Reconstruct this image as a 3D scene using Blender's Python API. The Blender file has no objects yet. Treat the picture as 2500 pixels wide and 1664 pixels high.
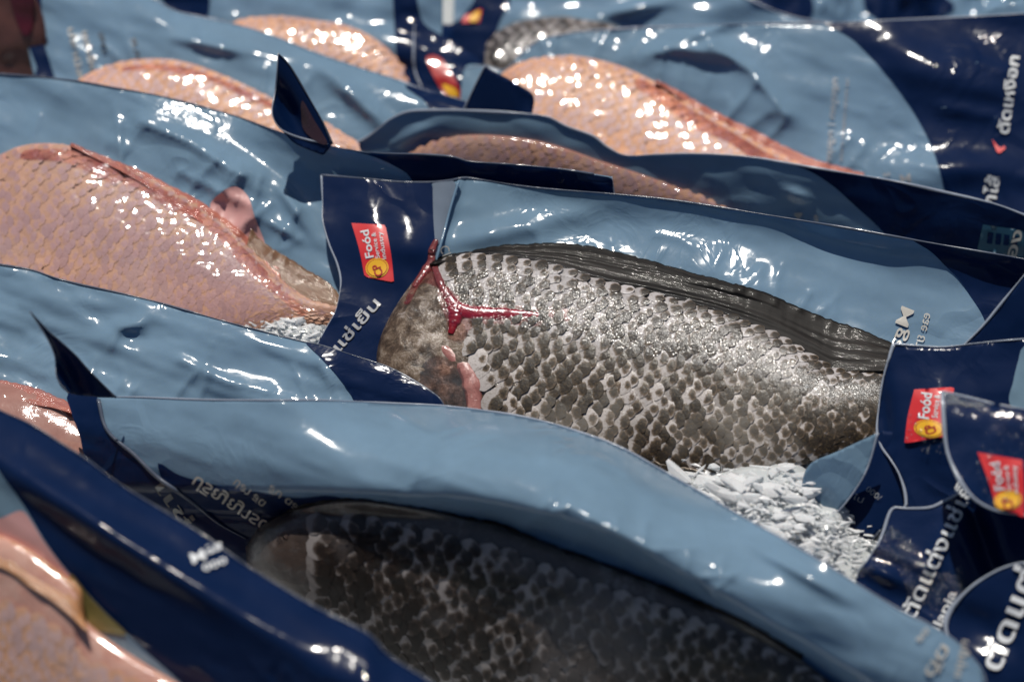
import bpy, bmesh, math, random
import numpy as np
from mathutils import Vector, Matrix
from mathutils.geometry import delaunay_2d_cdt

random.seed(7); rng = np.random.default_rng(7)
S = bpy.context.scene
col = S.collection
R = math.radians

# ------------------------------------------------------------------ camera
PITCH = R(42); LENS = 85.0; SENS = 36.0
FWD = np.array([0, math.cos(PITCH), -math.sin(PITCH)])
RGT = np.array([1.0, 0, 0]); UPV = np.array([0, math.sin(PITCH), math.cos(PITCH)])
FOCUS = 1.055
CAM = np.array([0, 0, 0.05]) - 1.10 * FWD
cd = bpy.data.cameras.new("camera"); cam = bpy.data.objects.new("camera", cd); col.objects.link(cam)
cd.lens = LENS; cd.sensor_width = SENS; cd.clip_start = 0.05; cd.clip_end = 50
cam.location = CAM; cam.rotation_euler = (math.pi/2 - PITCH, 0, 0)
cd.dof.use_dof = True; cd.dof.focus_distance = FOCUS; cd.dof.aperture_fstop = 4.2; cd.dof.aperture_blades = 9
S.camera = cam

# ------------------------------------------------------------------ sky, sun, exposure
SUN_EL, SUN_AZ = 74, -20          # azimuth from +Y (away from the camera), negative = left
w = bpy.data.worlds.new("World"); S.world = w; w.use_nodes = True
nt = w.node_tree; bg = nt.nodes["Background"]
sky = nt.nodes.new("ShaderNodeTexSky"); sky.sky_type = 'NISHITA'; sky.sun_disc = False
sky.sun_elevation = R(SUN_EL); sky.sun_rotation = R(SUN_AZ)
nt.links.new(sky.outputs[0], bg.inputs[0]); bg.inputs[1].default_value = 0.05
sl = bpy.data.lights.new("sun", 'SUN'); sl.energy = 4.2; sl.angle = R(0.55); sl.color = (1, .95, .87)
sun = bpy.data.objects.new("sun", sl); col.objects.link(sun)
sd = Vector((math.sin(R(SUN_AZ))*math.cos(R(SUN_EL)), math.cos(R(SUN_AZ))*math.cos(R(SUN_EL)), math.sin(R(SUN_EL))))
sun.rotation_euler = sd.to_track_quat('Z', 'Y').to_euler()
S.view_settings.view_transform = 'Standard'; S.view_settings.look = 'None'
S.view_settings.exposure = -0.12; S.view_settings.gamma = 1.0
S.cycles.transparent_max_bounces = 16; S.cycles.max_bounces = 8
S.cycles.caustics_reflective = False; S.cycles.caustics_refractive = False

# ------------------------------------------------------------------ helpers
def tag(o, label=None, cat=None, group=None, kind=None):
    if label: o["label"] = label
    if cat: o["category"] = cat
    if group: o["group"] = group
    if kind: o["kind"] = kind
    return o
def cr(P, n=10, closed=False):
    """Catmull-Rom through the points; a point with a third element is a sharp corner"""
    pts = [np.array(p[:2], float) for p in P]; sharp = [len(p) > 2 for p in P]; N = len(pts); out = []
    for i in range(N if closed else N-1):
        p1, p2 = pts[i], pts[(i+1) % N]
        p0 = pts[i-1] if (closed or i > 0) else 2*p1-p2
        p3 = pts[(i+2) % N] if (closed or i+2 < N) else 2*p2-p1
        if sharp[i]: p0 = 2*p1-p2
        if sharp[(i+1) % N]: p3 = 2*p2-p1
        m = max(2, min(n, int(np.linalg.norm(p2-p1)/8)))
        for k in range(m):
            t = k/m
            # centripetal-ish: plain CR with clamped tangents
            l = np.linalg.norm(p2-p1)
            m1 = (p2-p0)/2; m2 = (p3-p1)/2
            for mm in (m1, m2):
                q = np.linalg.norm(mm)
                if q > l*1.1: mm *= l*1.1/q
            h = (2*t**3-3*t**2+1)*p1 + (t**3-2*t**2+t)*m1 + (-2*t**3+3*t**2)*p2 + (t**3-t**2)*m2
            out.append(h)
    if not closed: out.append(pts[-1])
    return np.array(out)
def resample(c, n):
    d = np.r_[0, np.cumsum(np.linalg.norm(np.diff(c, axis=0), axis=1))]
    t = np.linspace(0, d[-1], n)
    return np.c_[np.interp(t, d, c[:, 0]), np.interp(t, d, c[:, 1])]
def vnoise(x, y, seed=0):
    x = np.asarray(x, float); y = np.asarray(y, float)
    xi = np.floor(x).astype(int); yi = np.floor(y).astype(int); fx = x-xi; fy = y-yi
    fx = fx*fx*fx*(fx*(fx*6-15)+10); fy = fy*fy*fy*(fy*(fy*6-15)+10)
    def hsh(a, b):
        n = (a*374761393 + b*668265263 + seed*974634777) & 0x7fffffff
        n = ((n ^ (n >> 13))*1274126177) & 0x7fffffff
        return ((n ^ (n >> 16)) & 0xffff)/32767.5-1
    return (hsh(xi, yi)*(1-fx)+hsh(xi+1, yi)*fx)*(1-fy)+(hsh(xi, yi+1)*(1-fx)+hsh(xi+1, yi+1)*fx)*fy
def inside(poly, X, Y):
    c = np.zeros(np.shape(X), bool); n = len(poly)
    for i in range(n):
        x1, y1 = poly[i]; x2, y2 = poly[(i+1) % n]
        if y1 == y2: continue
        k = ((y1 > Y) != (y2 > Y)) & (X < (x2-x1)*(Y-y1)/(y2-y1)+x1)
        c ^= k
    return c
# ---- relief pieces: functions of photograph coordinates giving metres of height over the pouch plane
def rel_noise(amp, wx, wy, ang=0, seed=0):
    ca, sa = math.cos(R(ang)), math.sin(R(ang))
    def f(x, y):
        u = (x*ca+y*sa)/wx; v = (-x*sa+y*ca)/wy
        return amp*(vnoise(u, v, seed)+.45*vnoise(2.1*u+5, 2.1*v+9, seed+1)+.15*vnoise(4.6*u, 4.6*v, seed+2))
    return f
def rel_bump(cx, cy, ang, ln, wd, h):
    ca, sa = math.cos(R(ang)), math.sin(R(ang))
    def f(x, y):
        u = ((x-cx)*ca+(y-cy)*sa)/ln; v = (-(x-cx)*sa+(y-cy)*ca)/wd
        return h*np.exp(-u*u-v*v)
    return f
def rel_roll(edge, H, D, p=2, xr=None):
    """the sheet leans back over the last D of its height below the edge"""
    e = np.array([q[:2] for q in edge], float); e = e[np.argsort(e[:, 0])]
    def f(x, y):
        d = np.clip((y-np.interp(x, e[:, 0], e[:, 1]))/D, -.3, 1)
        k = 1.0
        if xr is not None:
            k = np.clip((x-xr[0])/(xr[1]-xr[0]), 0, 1); k = k*k*(3-2*k)
        return -H*k*(1-d)**p
    f.big = True
    return f
def rel_crease(pts, wd, h):
    """sharp-ridged crease along a polyline"""
    c = [np.array(p, float) for p in pts]
    def f(x, y):
        best = np.full(np.shape(x), 1e9)
        for a, b in zip(c[:-1], c[1:]):
            ab = b-a; t = np.clip(((x-a[0])*ab[0]+(y-a[1])*ab[1])/(ab@ab), 0, 1)
            best = np.minimum(best, np.hypot(x-a[0]-t*ab[0], y-a[1]-t*ab[1]))
        return h*np.exp(-best/wd)
    return f
def rays(pts, n, L, h, seed=0, wd=8, spread=28):
    """tension creases that run out from the fish's outline into the film"""
    q = random.Random(seed); c = np.array([p[:2] for p in pts], float); d = np.r_[0, np.cumsum(np.linalg.norm(np.diff(c, axis=0), axis=1))]; out = []
    for _ in range(n):
        t = q.uniform(.03, .97)*d[-1]; x, y = np.interp(t, d, c[:, 0]), np.interp(t, d, c[:, 1]); i = min(len(c)-2, max(0, np.searchsorted(d, t)-1))
        tx, ty = c[i+1]-c[i]; a = math.atan2(-tx, ty)+R(q.uniform(-spread, spread)); a = a if math.sin(a) < 0 else a+math.pi; l = L*q.uniform(.4, 1.1)
        p1 = (x+l*.5*math.cos(a)+q.uniform(-6, 6), y+l*.5*math.sin(a)); p2 = (x+l*math.cos(a), y+l*math.sin(a))
        out.append(rel_crease([(x-.2*l*math.cos(a), y-.2*l*math.sin(a)), p1, p2], wd*q.uniform(.7, 1.3), h*q.uniform(.5, 1.2)))
    return out
class Surf:
    def __init__(s, anchor, depth, n_el, yaw=15, rel=()):
        ray = FWD + (anchor[0]-1250)/2500*SENS/LENS*RGT - (anchor[1]-832)/2500*SENS/LENS*UPV
        s.P0 = CAM + depth*ray
        s.N = np.array([-math.sin(R(yaw))*math.cos(R(n_el)), -math.cos(R(yaw))*math.cos(R(n_el)), math.sin(R(n_el))])
        s.rel = list(rel)
    def h(s, x, y):
        x = np.asarray(x, float); t = np.zeros(x.shape)
        for f in s.rel: t = t+f(x, y)
        return t
    def P(s, x, y, off=0.0):
        x = np.asarray(x, float); y = np.asarray(y, float)
        ray = FWD + ((x-1250)/2500*SENS/LENS)[..., None]*RGT - ((y-832)/2500*SENS/LENS)[..., None]*UPV
        h = s.h(x, y)+off
        t = ((s.P0-CAM)@s.N + h)/(ray@s.N)
        return CAM + t[..., None]*ray
def mesh_obj(name, V, F, mat, parent=None, smooth=True, uv=None):
    V = np.asarray(V, float)
    if parent is not None: V = V - np.array(parent.location)
    me = bpy.data.meshes.new(name); me.from_pydata(V.tolist(), [], [tuple(int(i) for i in f) for f in F])
    if smooth is not False: me.polygons.foreach_set("use_smooth", [True]*len(me.polygons) if smooth is True else smooth)
    if uv is not None:
        l = me.uv_layers.new(name="uv"); vi = np.zeros(len(me.loops), int); me.loops.foreach_get("vertex_index", vi)
        l.data.foreach_set("uv", np.asarray(uv)[vi].ravel())
    me.materials.append(mat); me.update()
    o = bpy.data.objects.new(name, me); col.objects.link(o)
    if parent is not None: o.parent = parent
    return o
def empty(name, loc, label, cat, group=None):
    o = bpy.data.objects.new(name, None); col.objects.link(o); o.location = loc; o.empty_display_size = .01
    return tag(o, label, cat, group)
def tri_poly(poly, step):
    n = max(12, int(np.sum(np.linalg.norm(np.diff(np.vstack([poly, poly[:1]]), axis=0), axis=1))/step))
    b = resample(np.vstack([poly, poly[:1]]), n+1)[:-1]
    x0, y0 = b.min(0); x1, y1 = b.max(0)
    gx, gy = np.meshgrid(np.arange(x0+step*.5, x1, step), np.arange(y0+step*.5, y1, step*.87))
    gx = gx + (np.arange(gx.shape[0]) % 2)[:, None]*step*.5
    gx = gx.ravel(); gy = gy.ravel(); k = inside(b, gx, gy); gx = gx[k]; gy = gy[k]
    if len(gx):
        d = np.full(len(gx), 1e9)
        for q in b: d = np.minimum(d, np.hypot(gx-q[0], gy-q[1]))
        k = d > step*.45; gx = gx[k]; gy = gy[k]
    pts = [Vector(p) for p in b]+[Vector(p) for p in zip(gx, gy)]
    ed = [(i, (i+1) % len(b)) for i in range(len(b))]
    vo, eo, fo, *_ = delaunay_2d_cdt(pts, ed, [], 0, 1e-4)
    V = np.array([(v.x, v.y) for v in vo]); F = np.array([f for f in fo if len(f) == 3])
    c = V[F].mean(1); F = F[inside(b, c[:, 0], c[:, 1])]
    a = V[F]; ar = (a[:, 1, 0]-a[:, 0, 0])*(a[:, 2, 1]-a[:, 0, 1])-(a[:, 1, 1]-a[:, 0, 1])*(a[:, 2, 0]-a[:, 0, 0])
    F[ar > 0] = F[ar > 0][:, ::-1]       # image y runs down: turn faces to the camera
    return V, F
def sheet(name, poly, surf, mat, parent, step=16, off=0.0, thick=.00022, smooth_poly=True):
    c = cr(poly, 10, True) if smooth_poly else np.array([p[:2] for p in poly], float)
    V, F = tri_poly(c, step)
    P = surf.P(V[:, 0], V[:, 1], off)
    o = mesh_obj(name, P, F, mat, parent)
    if thick:
        m = o.modifiers.new("thickness", 'SOLIDIFY'); m.thickness = thick; m.offset = -1
    return o
def tube_mesh(P, rad, k=6):
    P = np.asarray(P); n = len(P); T = np.gradient(P, axis=0); T /= np.linalg.norm(T, axis=1)[:, None]+1e-12
    rad = np.broadcast_to(rad, (n,)); A = np.cross(T, UPV+.3*RGT); A /= np.linalg.norm(A, axis=1)[:, None]; B = np.cross(T, A)
    V = []; F = []
    for i in range(n):
        for j in range(k):
            a = 2*math.pi*j/k; V.append(P[i]+rad[i]*(math.cos(a)*A[i]+math.sin(a)*B[i]))
    for i in range(n-1):
        for j in range(k): F.append((i*k+j, i*k+(j+1) % k, (i+1)*k+(j+1) % k, (i+1)*k+j))
    F.append(tuple(range(k))[::-1]); F.append(tuple((n-1)*k+j for j in range(k)))
    return V, F
def seal(name, line, surf, mat, parent, rad=.00042, off=0.0002):
    c = cr(line, 10); c = resample(c, max(4, int(len(c)*1.0)))
    rv = rad*(.75+.45*vnoise(np.arange(len(c))*.11+c[0, 0], np.zeros(len(c)), 9))
    V, F = tube_mesh(surf.P(c[:, 0], c[:, 1], off), rv)
    return mesh_obj(name, V, F, mat, parent)

# ------------------------------------------------------------------ materials
def mat_new(name):
    m = bpy.data.materials.new(name); m.use_nodes = True; n = m.node_tree; n.nodes.clear()
    out = n.nodes.new("ShaderNodeOutputMaterial"); return m, n, out
def N(n, t, **kw):
    x = n.nodes.new(t)
    for k, v in kw.items():
        if k.startswith('i_'):
            key = k[2:]; x.inputs[int(key) if key.isdigit() else key.replace('_', ' ')].default_value = v
        else: setattr(x, k, v)
    return x
def coords(n): return n.nodes.new("ShaderNodeTexCoord").outputs["Object"]
def noise(n, scale, detail=4, rough=.6, vec=None, dist=0):
    t = N(n, "ShaderNodeTexNoise"); t.inputs["Scale"].default_value = scale; t.inputs["Detail"].default_value = detail
    t.inputs["Roughness"].default_value = rough; t.inputs["Distortion"].default_value = dist
    n.links.new(vec if vec is not None else coords(n), t.inputs["Vector"]); return t.outputs["Fac"]
def ramp(n, fac, stops):
    r = N(n, "ShaderNodeValToRGB"); e = r.color_ramp.elements
    while len(e) < len(stops): e.new(.5)
    for q, (p, c) in zip(e, stops): q.position = p; q.color = (*c, 1) if len(c) == 3 else c
    n.links.new(fac, r.inputs[0]); return r.outputs[0]
def mixc(n, fac, a, b, mode='MIX'):
    m = N(n, "ShaderNodeMix", data_type='RGBA', blend_type=mode)
    if isinstance(fac, (int, float)): m.inputs[0].default_value = fac
    else: n.links.new(fac, m.inputs[0])
    for v, i in ((a, 6), (b, 7)):
        if isinstance(v, tuple): m.inputs[i].default_value = (*v, 1)
        else: n.links.new(v, m.inputs[i])
    return m.outputs[2]
def mathn(n, op, a, b=None):
    m = N(n, "ShaderNodeMath", operation=op)
    for v, i in ((a, 0), (b, 1)):
        if v is None: continue
        if isinstance(v, (int, float)): m.inputs[i].default_value = v
        else: n.links.new(v, m.inputs[i])
    return m.outputs[0]
def bump(n, hsock, strength, dist=.001, base=None):
    b = N(n, "ShaderNodeBump"); b.inputs["Strength"].default_value = strength; b.inputs["Distance"].default_value = dist
    n.links.new(hsock, b.inputs["Height"])
    if base is not None: n.links.new(base, b.inputs["Normal"])
    return b.outputs[0]

def film_mat(name, colr, transl=.25, rough=.13, var=.10, b1=.16, spec=.6, drops=0.0, tcol=None, coat=1.0):
    m, n, out = mat_new(name)
    p = N(n, "ShaderNodeBsdfPrincipled")
    nz = noise(n, 35, 5, .65); c2 = tuple(min(1, x*(1+var)+.004) for x in colr); c1 = tuple(x*(1-var) for x in colr)
    c = ramp(n, nz, [(.3, c1), (.7, c2)])
    n.links.new(c, p.inputs["Base Color"])
    p.inputs["Roughness"].default_value = .6; p.inputs["Specular IOR Level"].default_value = .05
    p.inputs["Coat Weight"].default_value = coat; p.inputs["Coat IOR"].default_value = 1.45+.1*spec
    rr = N(n, "ShaderNodeMapRange"); n.links.new(noise(n, 90, 4, .7), rr.inputs[0])
    rr.inputs[1].default_value = .35; rr.inputs[2].default_value = .75; rr.inputs[3].default_value = rough*.4; rr.inputs[4].default_value = rough*1.5
    n.links.new(rr.outputs[0], p.inputs["Coat Roughness"])
    bn = bump(n, noise(n, 55, 3, .5, dist=.6), b1, .0012)
    bn = bump(n, noise(n, 420, 3, .6), b1*.55, .00016, bn)
    cz = mathn(n, 'ABSOLUTE', mathn(n, 'SUBTRACT', noise(n, 14, 2, .5, dist=1.2), .5))
    cm = ramp(n, noise(n, 11, 2, .5), [(.5, (0, 0, 0)), (.62, (1, 1, 1))])
    bn = bump(n, mathn(n, 'MULTIPLY', mathn(n, 'MINIMUM', mathn(n, 'MULTIPLY', cz, 14), 1), cm), .8, -.0010, bn)
    cz = mathn(n, 'ABSOLUTE', mathn(n, 'SUBTRACT', noise(n, 38, 3, .55, dist=1.6), .5))
    cm = ramp(n, noise(n, 17, 2, .5), [(.52, (0, 0, 0)), (.66, (1, 1, 1))])
    bn = bump(n, mathn(n, 'MULTIPLY', mathn(n, 'MINIMUM', mathn(n, 'MULTIPLY', cz, 10), 1), cm), .3, -.00045, bn)
    if drops:
        v = N(n, "ShaderNodeTexVoronoi", feature='SMOOTH_F1'); v.inputs["Scale"].default_value = 900; n.links.new(coords(n), v.inputs["Vector"])
        bn = bump(n, v.outputs["Distance"], drops, -.0004, bn)
    n.links.new(bn, p.inputs["Coat Normal"]); n.links.new(bn, p.inputs["Normal"])
    t = N(n, "ShaderNodeBsdfTranslucent"); t.inputs[0].default_value = (*(tcol or tuple(min(1, x*1.2) for x in colr)), 1)
    mx = N(n, "ShaderNodeMixShader"); mx.inputs[0].default_value = transl
    n.links.new(p.outputs[0], mx.inputs[1]); n.links.new(t.outputs[0], mx.inputs[2]); n.links.new(mx.outputs[0], out.inputs[0])
    return m
def clear_mat(name, rough=.07, drops=.0, wr=.5, dscale=900, gain=1.0):
    m, n, out = mat_new(name)
    tr = N(n, "ShaderNodeBsdfTransparent"); tr.inputs[0].default_value = (.97, .98, 1, 1)
    g = N(n, "ShaderNodeBsdfGlossy"); g.inputs["Roughness"].default_value = rough; g.inputs[0].default_value = (1, 1, 1, 1)
    bn = bump(n, noise(n, 60, 3, .5, dist=1.0), wr, .0014)
    bn = bump(n, noise(n, 330, 4, .6), wr*.5, .0002, bn)
    if drops:
        v = N(n, "ShaderNodeTexVoronoi", feature='F1'); v.inputs["Scale"].default_value = dscale; n.links.new(coords(n), v.inputs["Vector"])
        bn = bump(n, v.outputs["Distance"], drops, -.0005, bn)
    n.links.new(bn, g.inputs["Normal"])
    f = N(n, "ShaderNodeLayerWeight"); f.inputs[0].default_value = .5; n.links.new(bn, f.inputs["Normal"])
    k = mathn(n, 'ADD', .042, mathn(n, 'MULTIPLY', mathn(n, 'POWER', f.outputs["Facing"], 5), .6))
    k = mathn(n, 'MULTIPLY', k, gain)
    mx = N(n, "ShaderNodeMixShader"); n.links.new(k, mx.inputs[0]); n.links.new(tr.outputs[0], mx.inputs[1]); n.links.new(g.outputs[0], mx.inputs[2])
    n.links.new(mx.outputs[0], out.inputs[0]); return m
def print_mat(name, colr, rough=.25):
    m, n, out = mat_new(name); p = N(n, "ShaderNodeBsdfPrincipled"); p.inputs["Base Color"].default_value = (*colr, 1)
    p.inputs["Roughness"].default_value = .5; p.inputs["Coat Weight"].default_value = .9; p.inputs["Coat Roughness"].default_value = .14
    bn = bump(n, noise(n, 60, 3, .5), .3, .0012); n.links.new(bn, p.inputs["Coat Normal"])
    n.links.new(p.outputs[0], out.inputs[0]); return m
def skin_mat(name, stops, sc=60, bsc=900, bst=.5, coat=1.0, stripe=None, seed=0.0, crough=.12):
    m, n, out = mat_new(name); p = N(n, "ShaderNodeBsdfPrincipled")
    if stripe:
        mp = N(n, "ShaderNodeMapping"); mp.inputs["Scale"].default_value = (stripe[0], stripe[1], 1)
        uvn = N(n, "ShaderNodeUVMap"); n.links.new(uvn.outputs[0], mp.inputs[0])
        nz = noise(n, 1, 5, .65, mp.outputs[0], .3)
    else: nz = noise(n, sc, 6, .7, dist=.4)
    n.links.new(ramp(n, nz, stops), p.inputs["Base Color"])
    p.inputs["Roughness"].default_value = .55; p.inputs["Specular IOR Level"].default_value = .2; p.inputs["Coat Weight"].default_value = coat; p.inputs["Coat Roughness"].default_value = crough
    bn = bump(n, nz, bst, .0012) ; bn = bump(n, noise(n, bsc, 3, .7), bst, .0003, bn)
    n.links.new(bn, p.inputs["Normal"]); n.links.new(bn, p.inputs["Coat Normal"])
    n.links.new(p.outputs[0], out.inputs[0]); return m
def scale_mat(name, centre, mid, rim, patch=None, glit=.5, lo=.12, hi=.34, tint=None, coat=.2, edge=.12, rv=.56):
    """one scale: dark middle, pale irregular rim, own tone per scale"""
    m, n, out = mat_new(name); p = N(n, "ShaderNodeBsdfPrincipled")
    uvn = N(n, "ShaderNodeUVMap")
    oi = N(n, "ShaderNodeObjectInfo"); ge = N(n, "ShaderNodeNewGeometry")
    rnd = mathn(n, 'FRACT', mathn(n, 'ADD', oi.outputs["Random"], ge.outputs["Random Per Island"]))
    sub = N(n, "ShaderNodeVectorMath", operation='SUBTRACT'); sub.inputs[1].default_value = (.76, .5, 0); n.links.new(uvn.outputs[0], sub.inputs[0])
    sc = N(n, "ShaderNodeVectorMath", operation='MULTIPLY'); sc.inputs[1].default_value = (1.15, .85, 0); n.links.new(sub.outputs[0], sc.inputs[0])
    ln = N(n, "ShaderNodeVectorMath", operation='LENGTH'); n.links.new(sc.outputs[0], ln.inputs[0])
    geo = ge.outputs["Position"]
    nf = noise(n, 260, 4, .7, geo); nl = noise(n, 28, 3, .6, geo)
    d = mathn(n, 'ADD', ln.outputs["Value"], mathn(n, 'MULTIPLY', mathn(n, 'SUBTRACT', nf, .5), .55))
    d = mathn(n, 'ADD', d, mathn(n, 'MULTIPLY', mathn(n, 'SUBTRACT', rnd, .5), .22))
    d = mathn(n, 'ADD', d, mathn(n, 'MULTIPLY', mathn(n, 'SUBTRACT', nl, .5), .6))
    c = ramp(n, d, [(lo, centre), ((lo+hi)/2, mid), (hi, rim)])
    s2 = N(n, "ShaderNodeVectorMath", operation='SUBTRACT'); s2.inputs[1].default_value = (.5, .5, 0); n.links.new(uvn.outputs[0], s2.inputs[0])
    l2 = N(n, "ShaderNodeVectorMath", operation='LENGTH'); n.links.new(s2.outputs[0], l2.inputs[0])
    ed = ramp(n, mathn(n, 'ADD', l2.outputs["Value"], mathn(n, 'MULTIPLY', mathn(n, 'SUBTRACT', nf, .5), .10)), [(.455, (0, 0, 0)), (.495, (1, 1, 1))])
    c = mixc(n, mathn(n, 'MULTIPLY', ed, edge), c, centre)
    v = mathn(n, 'ADD', 1-rv/2, mathn(n, 'MULTIPLY', rnd, rv))
    mm = N(n, "ShaderNodeVectorMath", operation='SCALE'); n.links.new(c, mm.inputs[0]); n.links.new(v, mm.inputs[3])
    c = mm.outputs[0]
    if patch:
        pn = ramp(n, noise(n, 16, 3, .6, geo), [(.52, (0, 0, 0)), (.66, (1, 1, 1))]); c = mixc(n, mathn(n, 'MULTIPLY', pn, .34), c, patch)
    if tint:
        pn = ramp(n, noise(n, 900, 2, .6, geo), [(.5, (0, 0, 0)), (.7, (1, 1, 1))]); c = mixc(n, mathn(n, 'MULTIPLY', pn, .45), c, tint)
    n.links.new(c, p.inputs["Base Color"]); p.inputs["Roughness"].default_value = .5; p.inputs["Specular IOR Level"].default_value = .3
    p.inputs["Coat Weight"].default_value = coat; p.inputs["Coat Roughness"].default_value = .14
    bn = bump(n, noise(n, 420, 4, .7, geo), .45, .0005); bn = bump(n, noise(n, 2200, 2, .6, geo), glit, .00022, bn)
    n.links.new(bn, p.inputs["Normal"]); n.links.new(bn, p.inputs["Coat Normal"])
    n.links.new(p.outputs[0], out.inputs[0]); return m
def ice_mat(name, colr=(.94, .975, 1.0), tr=.12):
    m, n, out = mat_new(name); p = N(n, "ShaderNodeBsdfPrincipled")
    n.links.new(ramp(n, noise(n, 120, 4, .6), [(.3, tuple(x*.86 for x in colr)), (.7, colr)]), p.inputs["Base Color"])
    p.inputs["Roughness"].default_value = .16; p.inputs["IOR"].default_value = 1.31; p.inputs["Transmission Weight"].default_value = tr
    p.inputs["Subsurface Weight"].default_value = .35; p.inputs["Subsurface Radius"].default_value = (.7, .9, 1); p.inputs["Subsurface Scale"].default_value = .003
    p.inputs["Coat Weight"].default_value = 1; p.inputs["Coat Roughness"].default_value = .04
    bn = bump(n, noise(n, 300, 4, .6), .5, .0006); n.links.new(bn, p.inputs["Normal"])
    n.links.new(p.outputs[0], out.inputs[0]); return m

PALE = film_mat("pale_blue_film", (.225, .355, .465), .36, .15, tcol=(.09, .29, .60))
PALE2 = film_mat("mid_blue_film", (.13, .30, .54), .3, .14)
GREYF = film_mat("grey_blue_film", (.17, .21, .27), .2, .2)
NAVY = film_mat("navy_film", (.001, .012, .056), .18, .15, tcol=(.0, .05, .22), coat=.34)
NAVYW = film_mat("wet_navy_film", (.001, .013, .060), .18, .12, drops=.2, tcol=(.0, .04, .2), coat=.5)
DARK = NAVY
BLUE = film_mat("royal_blue_film", (.003, .06, .22), .3, .15, tcol=(.0, .10, .4), coat=.5)
CLEAR = clear_mat("clear_film", .08, 0, .28)
CLEARA = clear_mat("shaded_clear_film", .10, 0, .35, gain=.45)
CLEARW = clear_mat("fogged_clear_film", .12, .25, .25, gain=.14)
EDGE = film_mat("film_edge", (.42, .47, .56), .3, .25)
EDGED = film_mat("dark_film_edge", (.10, .12, .17), .2, .25)
WHITE = print_mat("white_ink", (.66, .68, .70)); TAN = print_mat("tan_ink", (.42, .40, .36)); GREYI = print_mat("grey_ink", (.30, .31, .33))
DIM = print_mat("shadow_grey_ink", (.06, .065, .07))
RED = print_mat("red_ink", (.62, .012, .016)); YEL = print_mat("yellow_ink", (.85, .44, .01)); DRED = print_mat("logo_red_ink", (.40, .012, .01))
TEALI = print_mat("teal_ink", (.012, .07, .12)); PEACH = print_mat("peach_ink", (.58, .30, .28))
ICE = ice_mat("crushed_ice"); ICE2 = ice_mat("wet_ice", (.66, .69, .70), .2)

BS = scale_mat("black_tilapia_scale", (.024, .016, .009), (.105, .072, .046), (.40, .365, .35), patch=(.38, .35, .31), glit=.3, tint=(.12, .08, .035), lo=.21, hi=.40, coat=.25, edge=.85)
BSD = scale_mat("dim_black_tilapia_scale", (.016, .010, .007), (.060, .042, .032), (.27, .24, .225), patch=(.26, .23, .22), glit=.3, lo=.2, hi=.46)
PS = scale_mat("red_tilapia_scale", (.64, .40, .36), (.65, .38, .29), (.70, .36, .20), patch=(.74, .52, .46), coat=.06, rv=.2, glit=.15, lo=.14, hi=.36)
PSG = scale_mat("dim_red_tilapia_scale", (.41, .235, .225), (.43, .24, .21), (.48, .26, .17), patch=(.50, .34, .30), coat=.05, rv=.2, glit=.15, lo=.14, hi=.36)  # red tilapia scale with darker colours, for fish that get less light
BSKIN = skin_mat("black_tilapia_skin", [(.34, (.022, .014, .009)), (.47, (.085, .055, .035)), (.57, (.19, .14, .10)), (.70, (.40, .35, .32))], 170, 900, .6, .5)
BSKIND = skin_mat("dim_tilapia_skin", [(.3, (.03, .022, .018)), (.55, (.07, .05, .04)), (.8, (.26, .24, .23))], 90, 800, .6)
PSKIN = skin_mat("red_tilapia_skin", [(.25, (.42, .16, .12)), (.5, (.60, .32, .24)), (.8, (.68, .45, .36))], 70, 700, .2, .3)
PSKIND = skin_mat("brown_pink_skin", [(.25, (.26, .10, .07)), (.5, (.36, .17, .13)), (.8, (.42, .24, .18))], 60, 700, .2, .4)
FIN = skin_mat("dark_fin_skin", [(.42, (.0015, .001, .001)), (.55, (.006, .004, .003)), (.64, (.024, .016, .012)), (.76, (.11, .085, .07))], stripe=(2.6, 52), bst=.12, coat=.10, bsc=500, crough=.07)
FINR = skin_mat("red_fin_skin", [(.3, (.30, .07, .05)), (.55, (.48, .16, .11)), (.8, (.55, .27, .18))], stripe=(5, 26), bst=.4, bsc=500)
FINT = skin_mat("tan_fin_skin", [(.3, (.10, .05, .02)), (.6, (.20, .10, .05)), (.8, (.30, .15, .09))], stripe=(5, 30), bst=.4, bsc=500)
def blood_mat(name, c, alpha=1.0):
    m, n, out = mat_new(name); p = N(n, "ShaderNodeBsdfPrincipled"); 
    n.links.new(ramp(n, noise(n, 150, 4, .6), [(.3, tuple(x*.5 for x in c)), (.7, c)]), p.inputs["Base Color"])
    p.inputs["Roughness"].default_value = .22; p.inputs["Coat Weight"].default_value = 1; p.inputs["Coat Roughness"].default_value = .05
    bn = bump(n, noise(n, 250, 3, .6), .5, .0008); n.links.new(bn, p.inputs["Normal"]); n.links.new(bn, p.inputs["Coat Normal"])
    tr = N(n, "ShaderNodeBsdfTransparent"); tr.inputs[0].default_value = (1, .86, .84, 1) if alpha < .5 else (.9, .45, .45, 1)
    mx = N(n, "ShaderNodeMixShader"); mx.inputs[0].default_value = alpha
    if alpha < .5: n.links.new(mathn(n, 'MULTIPLY', ramp(n, noise(n, 55, 5, .7), [(.40, (0, 0, 0)), (.64, (1, 1, 1))]), alpha*1.5), mx.inputs[0])
    n.links.new(tr.outputs[0], mx.inputs[1]); n.links.new(p.outputs[0], mx.inputs[2])
    n.links.new(mx.outputs[0], out.inputs[0]); return m
BLOOD = blood_mat("blood", (.30, .008, .022)); BLOODP = blood_mat("thin_blood", (.30, .07, .07), .6); STAIN = blood_mat("blood_stain", (.26, .02, .03), .32); REDBACK = blood_mat("red_back_skin", (.46, .10, .08), .40)
GILL = blood_mat("dark_membrane", (.075, .085, .09), .49)

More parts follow.
